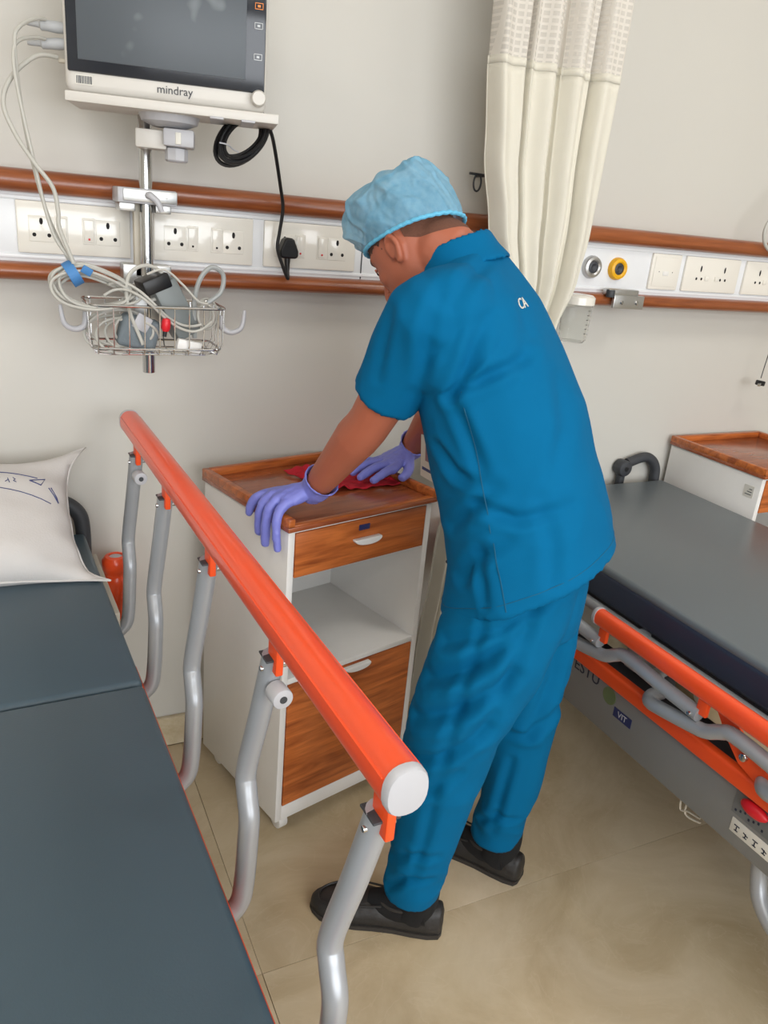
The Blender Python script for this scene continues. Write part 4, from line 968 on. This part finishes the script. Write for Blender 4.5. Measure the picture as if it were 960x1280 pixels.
# side seam, hem stitch and sleeve hem
M_seam = mat('teal_seam', rgb(0, 88, 122), .8)
pts = []
for i in range(14):
    q = i/13; c = Vector((-.010, 0, .800)).lerp(Vector((.118, 0, 1.15)), q); pts.append(on_tunic(c+Y3*.4, -Y3, .0006)[0])
MB().tube(pts, .0011, 6, 3).build('side_seam', M_seam, tunic)
hm = []
(cx, cz), a, bb_, d_ = tr[0]; d3 = Vector((d_[0], 0, d_[1])); ax = Vector((-d_[1], 0, d_[0]))
for k in range(60):
    an = 2*PI*k/60; c = Vector((cx, 0, cz))+ax*.022; dv = d3*math.cos(an)*a+Y3*math.sin(an)*bb_; hm.append(on_tunic(c+dv*2, -dv, .0002)[0])
MB().tube(hm, .0008, 5, 1, True).build('hem_stitch', M_seam, tunic)
# collar: stand and fold
cn = Vector((.195, 0, 1.335)); ca = Vector((.45, 0, .89)); cu = Vector((.89, 0, -.45))
col = MB(); col.rings([ring(cn+ca*h, cu, Y3, a_, b_, 40) for h, a_, b_ in ((-.020, .066, .080), (.006, .062, .074), (.030, .059, .069), (.036, .060, .070), (.030, .065, .075), (.006, .071, .083), (-.018, .083, .098), (-.022, .080, .095), (-.004, .068, .080))], True)
cl_o = remesh(col, .004, 'collar', M_tunic, tunic, 2, lambda p, n_: .002*noise.noise(p*20))
# lettering on the back
bk = Vector((-.88, 0, .47))
for ch, yy in (('C', .064), ('A', .046)):
    org = Vector((.135, yy, 1.248))+bk*.3
    loc_, nn = on_tunic(org, -bk, .0012); nn = nn.normalized()
    u = -Y3-nn*(-Y3).dot(nn); u.normalize(); v = nn.cross(u)
    text('back_lettering', ch, .026, M_sticker, tunic, loc_, u, v, .0006)
# button studs on the front edge
for zz in (.80, .92):
    loc_, nn = on_tunic(Vector((.6, .05, zz)), -X3, .0); MB().ell(loc_, (.004,)*3, 10).build('button', M_inkb, tunic)
# id card
idc = MB(); idc.box((0, 0, -.048), (.003, .054, .086), .001); 
o = idc.build('id_card', M_sticker, man); o.location = hd(0, 0, 0)*0+Vector((.228, -.035, 1.012)); o.rotation_euler = (0, .10, .9)
MB().box((.0018, .004, -.038), (.0006, .026, .032)).build('card_photo', mat('card_photo', rgb(150, 120, 130), .5), o)
MB().box((.0018, 0, -.072), (.0006, .040, .006)).build('card_line', M_ink, o)
MB().tube([(0, 0, -.004), (-.006, .0, .03), (-.022, .003, .07)], .002, 8, 4).build('card_clip', M_chrome, o)

# ---- trousers
ts = MB()
ts.rings([ring(c, X3, Y3, a, l, 44) for c, a, l in (((.0, 0, .87), .105, .155), ((-.006, 0, .80), .112, .158), ((-.004, 0, .74), .116, .160), ((-.004, .0, .70), .11, .14))])
for rows in ([(.83, -.008, .075, .098, .088), (.74, .006, .094, .108, .092), (.64, .030, .116, .104, .090), (.56, .050, .130, .096, .086), (.48, .066, .138, .086, .080), (.38, .076, .144, .076, .072), (.26, .086, .147, .066, .064), (.16, .095, .148, .059, .059), (.098, .100, .148, .055, .057)],
             [(.83, -.008, -.075, .098, .088), (.74, -.004, -.092, .106, .090), (.64, -.008, -.096, .098, .084), (.55, -.016, -.096, .088, .078), (.46, -.025, -.095, .078, .072), (.36, -.034, -.094, .069, .066), (.24, -.034, -.093, .062, .061), (.15, -.024, -.092, .057, .058), (.090, -.016, -.092, .055, .057)]):
    z_, cx, cy, a, l = rows[-1]
    ts.rings([ring((cx, cy, z_), X3, Y3, a, l, 36) for z_, cx, cy, a, l in rows]+[ring((cx, cy, z_-.001), X3, Y3, a*.86, l*.86, 36), ring((cx, cy, z_+.05), X3, Y3, a*.82, l*.82, 36)])
def pdisp(p, n_):
    v = .0030*fold(p, Vector((.45, 0, .89)), 9, .86, 2)*max(.35, min(1, (p.z-.1)/.3))
    v += .0035*fold(p, Vector((.80, 0, .45)), 12, .82, 6)*math.exp(-((p.z-.60)/.12)**2)
    v += .0035*fold(p, Vector((1, 0, .25)), 16, .85, 4)*math.exp(-((p.z-.46)/.09)**2)
    v += .0045*fold(p, Vector((1, .2, 0)), 20, .8, 9)*math.exp(-((p.z-.15)/.06)**2)
    v += .003*noise.noise(p*9)
    if p.y > .03: v += creases(p, PC)*min(1, (p.y-.03)/.05)
    elif p.y < .02: v += creases(p, PC2)
    return v
trs = remesh(ts, .0058, 'trousers', M_trs, man, 6, pdisp)

# ---- gloves
for sd_ in ('L', 'R'):
    g_ = MB(); hand(g_, sd_, .0)
    W_r, E_ = (WRL, ELL) if sd_ == 'L' else (WRR, ELR); ax = (E_-W_r).normalized(); u = ax.orthogonal().normalized(); v = ax.cross(u)
    g_.rings([ring(W_r+ax*h, u, v, r, r, 28) for h, r in ((-.03, .024), (-.005, .0305), (.018, .033), (.030, .038), (.031, .0355), (.018, .0305), (-.008, .027))])
    remesh(g_, .0022, 'glove', M_glove, man, 3, lambda p, n_: .0009*fold(p, ax, 60, .6, 1)+.0006*noise.noise(p*90))

# ---- shoes and socks
def shoe(heel, d, ln):
    heel = Vector(heel); d = Vector(d).normalized(); l_ = Z3.cross(d)
    sect = [(0.0, .016, .030, .050), (.02, .028, .030, .066), (.10, .034, .032, .068), (.22, .036, .034, .060), (.36, .036, .034, .056), (.50, .040, .036, .060), (.64, .046, .036, .056), (.78, .047, .036, .046), (.90, .040, .034, .036), (.97, .024, .028, .028), (1.0, .010, .022, .022)]
    up_ = MB(); R_ = []
    for s_, w_, wb, h in sect:
        c = heel+d*ln*s_; r = []
        for k in range(28):
            an = 2*PI*k/28; co, si = math.cos(an), math.sin(an)
            zz = .012+(h-.012)*max(0, si)**.8 if si > 0 else .012+.010*si
            r.append(c+l_*w_*math.copysign(abs(co)**.8, co)*(1 if si > 0 else .96)+Z3*zz)
        R_.append(r)
    up_.rings(R_)
    so = remesh(up_, .004, 'shoe', M_shoe, man, 3, lambda p, n_: .0008*noise.noise(p*60))
    s2 = MB(); out = []
    for s_, w_, wb, h in sect: out.append((heel+d*ln*s_, w_))
    poly = [c+l_*(w_+.0015) for c, w_ in out]+[c-l_*(w_+.0015) for c, w_ in reversed(out)]
    s2.rings([[p+Z3*.001 for p in poly], [p+Z3*.011 for p in poly]]); s2.build('sole', M_sole, so)
    # moccasin seam around the vamp
    sp = [heel+d*ln*s_+l_*w_*k_*.72+Z3*(h*.86+.004) for s_, w_, h, k_ in ((.46, .038, .062, 1), (.62, .046, .057, 1), (.78, .046, .047, 1), (.90, .034, .036, .9), (.94, .0, .036, 0), (.90, .034, .036, -.9), (.78, .046, .047, -1), (.62, .046, .057, -1), (.46, .038, .062, -1))]
    MB().tube(sp, .0022, 8, 4).build('vamp_seam', M_shoe, so)
    MB().tube([heel+d*ln*.10+Z3*.068, heel+d*ln*.22+l_*.030+Z3*.064, heel+d*ln*.40+l_*.030+Z3*.060, heel+d*ln*.52+Z3*.064, heel+d*ln*.40-l_*.030+Z3*.060, heel+d*ln*.22-l_*.030+Z3*.064], .0035, 8, 4, True).build('collar_binding', M_sole, so)
    return so
shoe((.030, .126, 0), (.273, .061, 0), .285); shoe((-.093, -.083, 0), (.175, -.034, 0), .280)
for A_, top in ((ANL, Vector((.10, .147, .19))), (ANR, Vector((-.024, -.092, .19)))):
    dq = Vector((.273, .061, 0)) if A_ is ANL else Vector((.175, -.034, 0)); dq.normalize()
    MB().tube([A_-Z3*.03-dq*.02, A_-Z3*.040+dq*.04, A_-Z3*.048+dq*.10], [.038, .036, .026], 18, 3).build('sock', M_sock, man)
    MB().tube([A_-Z3*.045+X3*.01, A_-Z3*.015, A_+Z3*.03, top], [.043, .043, .045, .047], 20, 4).build('sock', M_sock, man)

# ------------------------------------------------------------ red cleaning cloth
cm = MB(); nx, ny = 44, 34; VV = []
t = thing('cleaning_cloth', 'crumpled red cleaning cloth under the gloved hand on the cabinet top', 'cloth', (.498, -.438, .8015), math.radians(14.6))
for i in range(nx+1):
    for j in range(ny+1):
        u, v = i/nx, j/ny
        ed = .012*noise.noise(Vector((u*5, v*5, 2)))
        xx = .195+.185*u+ed-.02*v; yy = .095+.165*v+ed*1.2+.03*(1-u)
        hh = .003+.010*abs(noise.noise(Vector((u*4.5, v*4.5, 9))))+.012*max(0, noise.noise(Vector((u*8, v*7, 4))))
        hh *= .45 if .25 < u < .98 and v < .75 else 1.0
        VV.append((xx, yy, hh))
FF = [(i*(ny+1)+j, (i+1)*(ny+1)+j, (i+1)*(ny+1)+j+1, i*(ny+1)+j+1) for i in range(nx) for j in range(ny)]
o = cm.add(VV, FF).build('cloth_sheet', M_redcloth, t); sd = o.modifiers.new('thickness', 'SOLIDIFY'); sd.thickness = .0025; sd.offset = 1
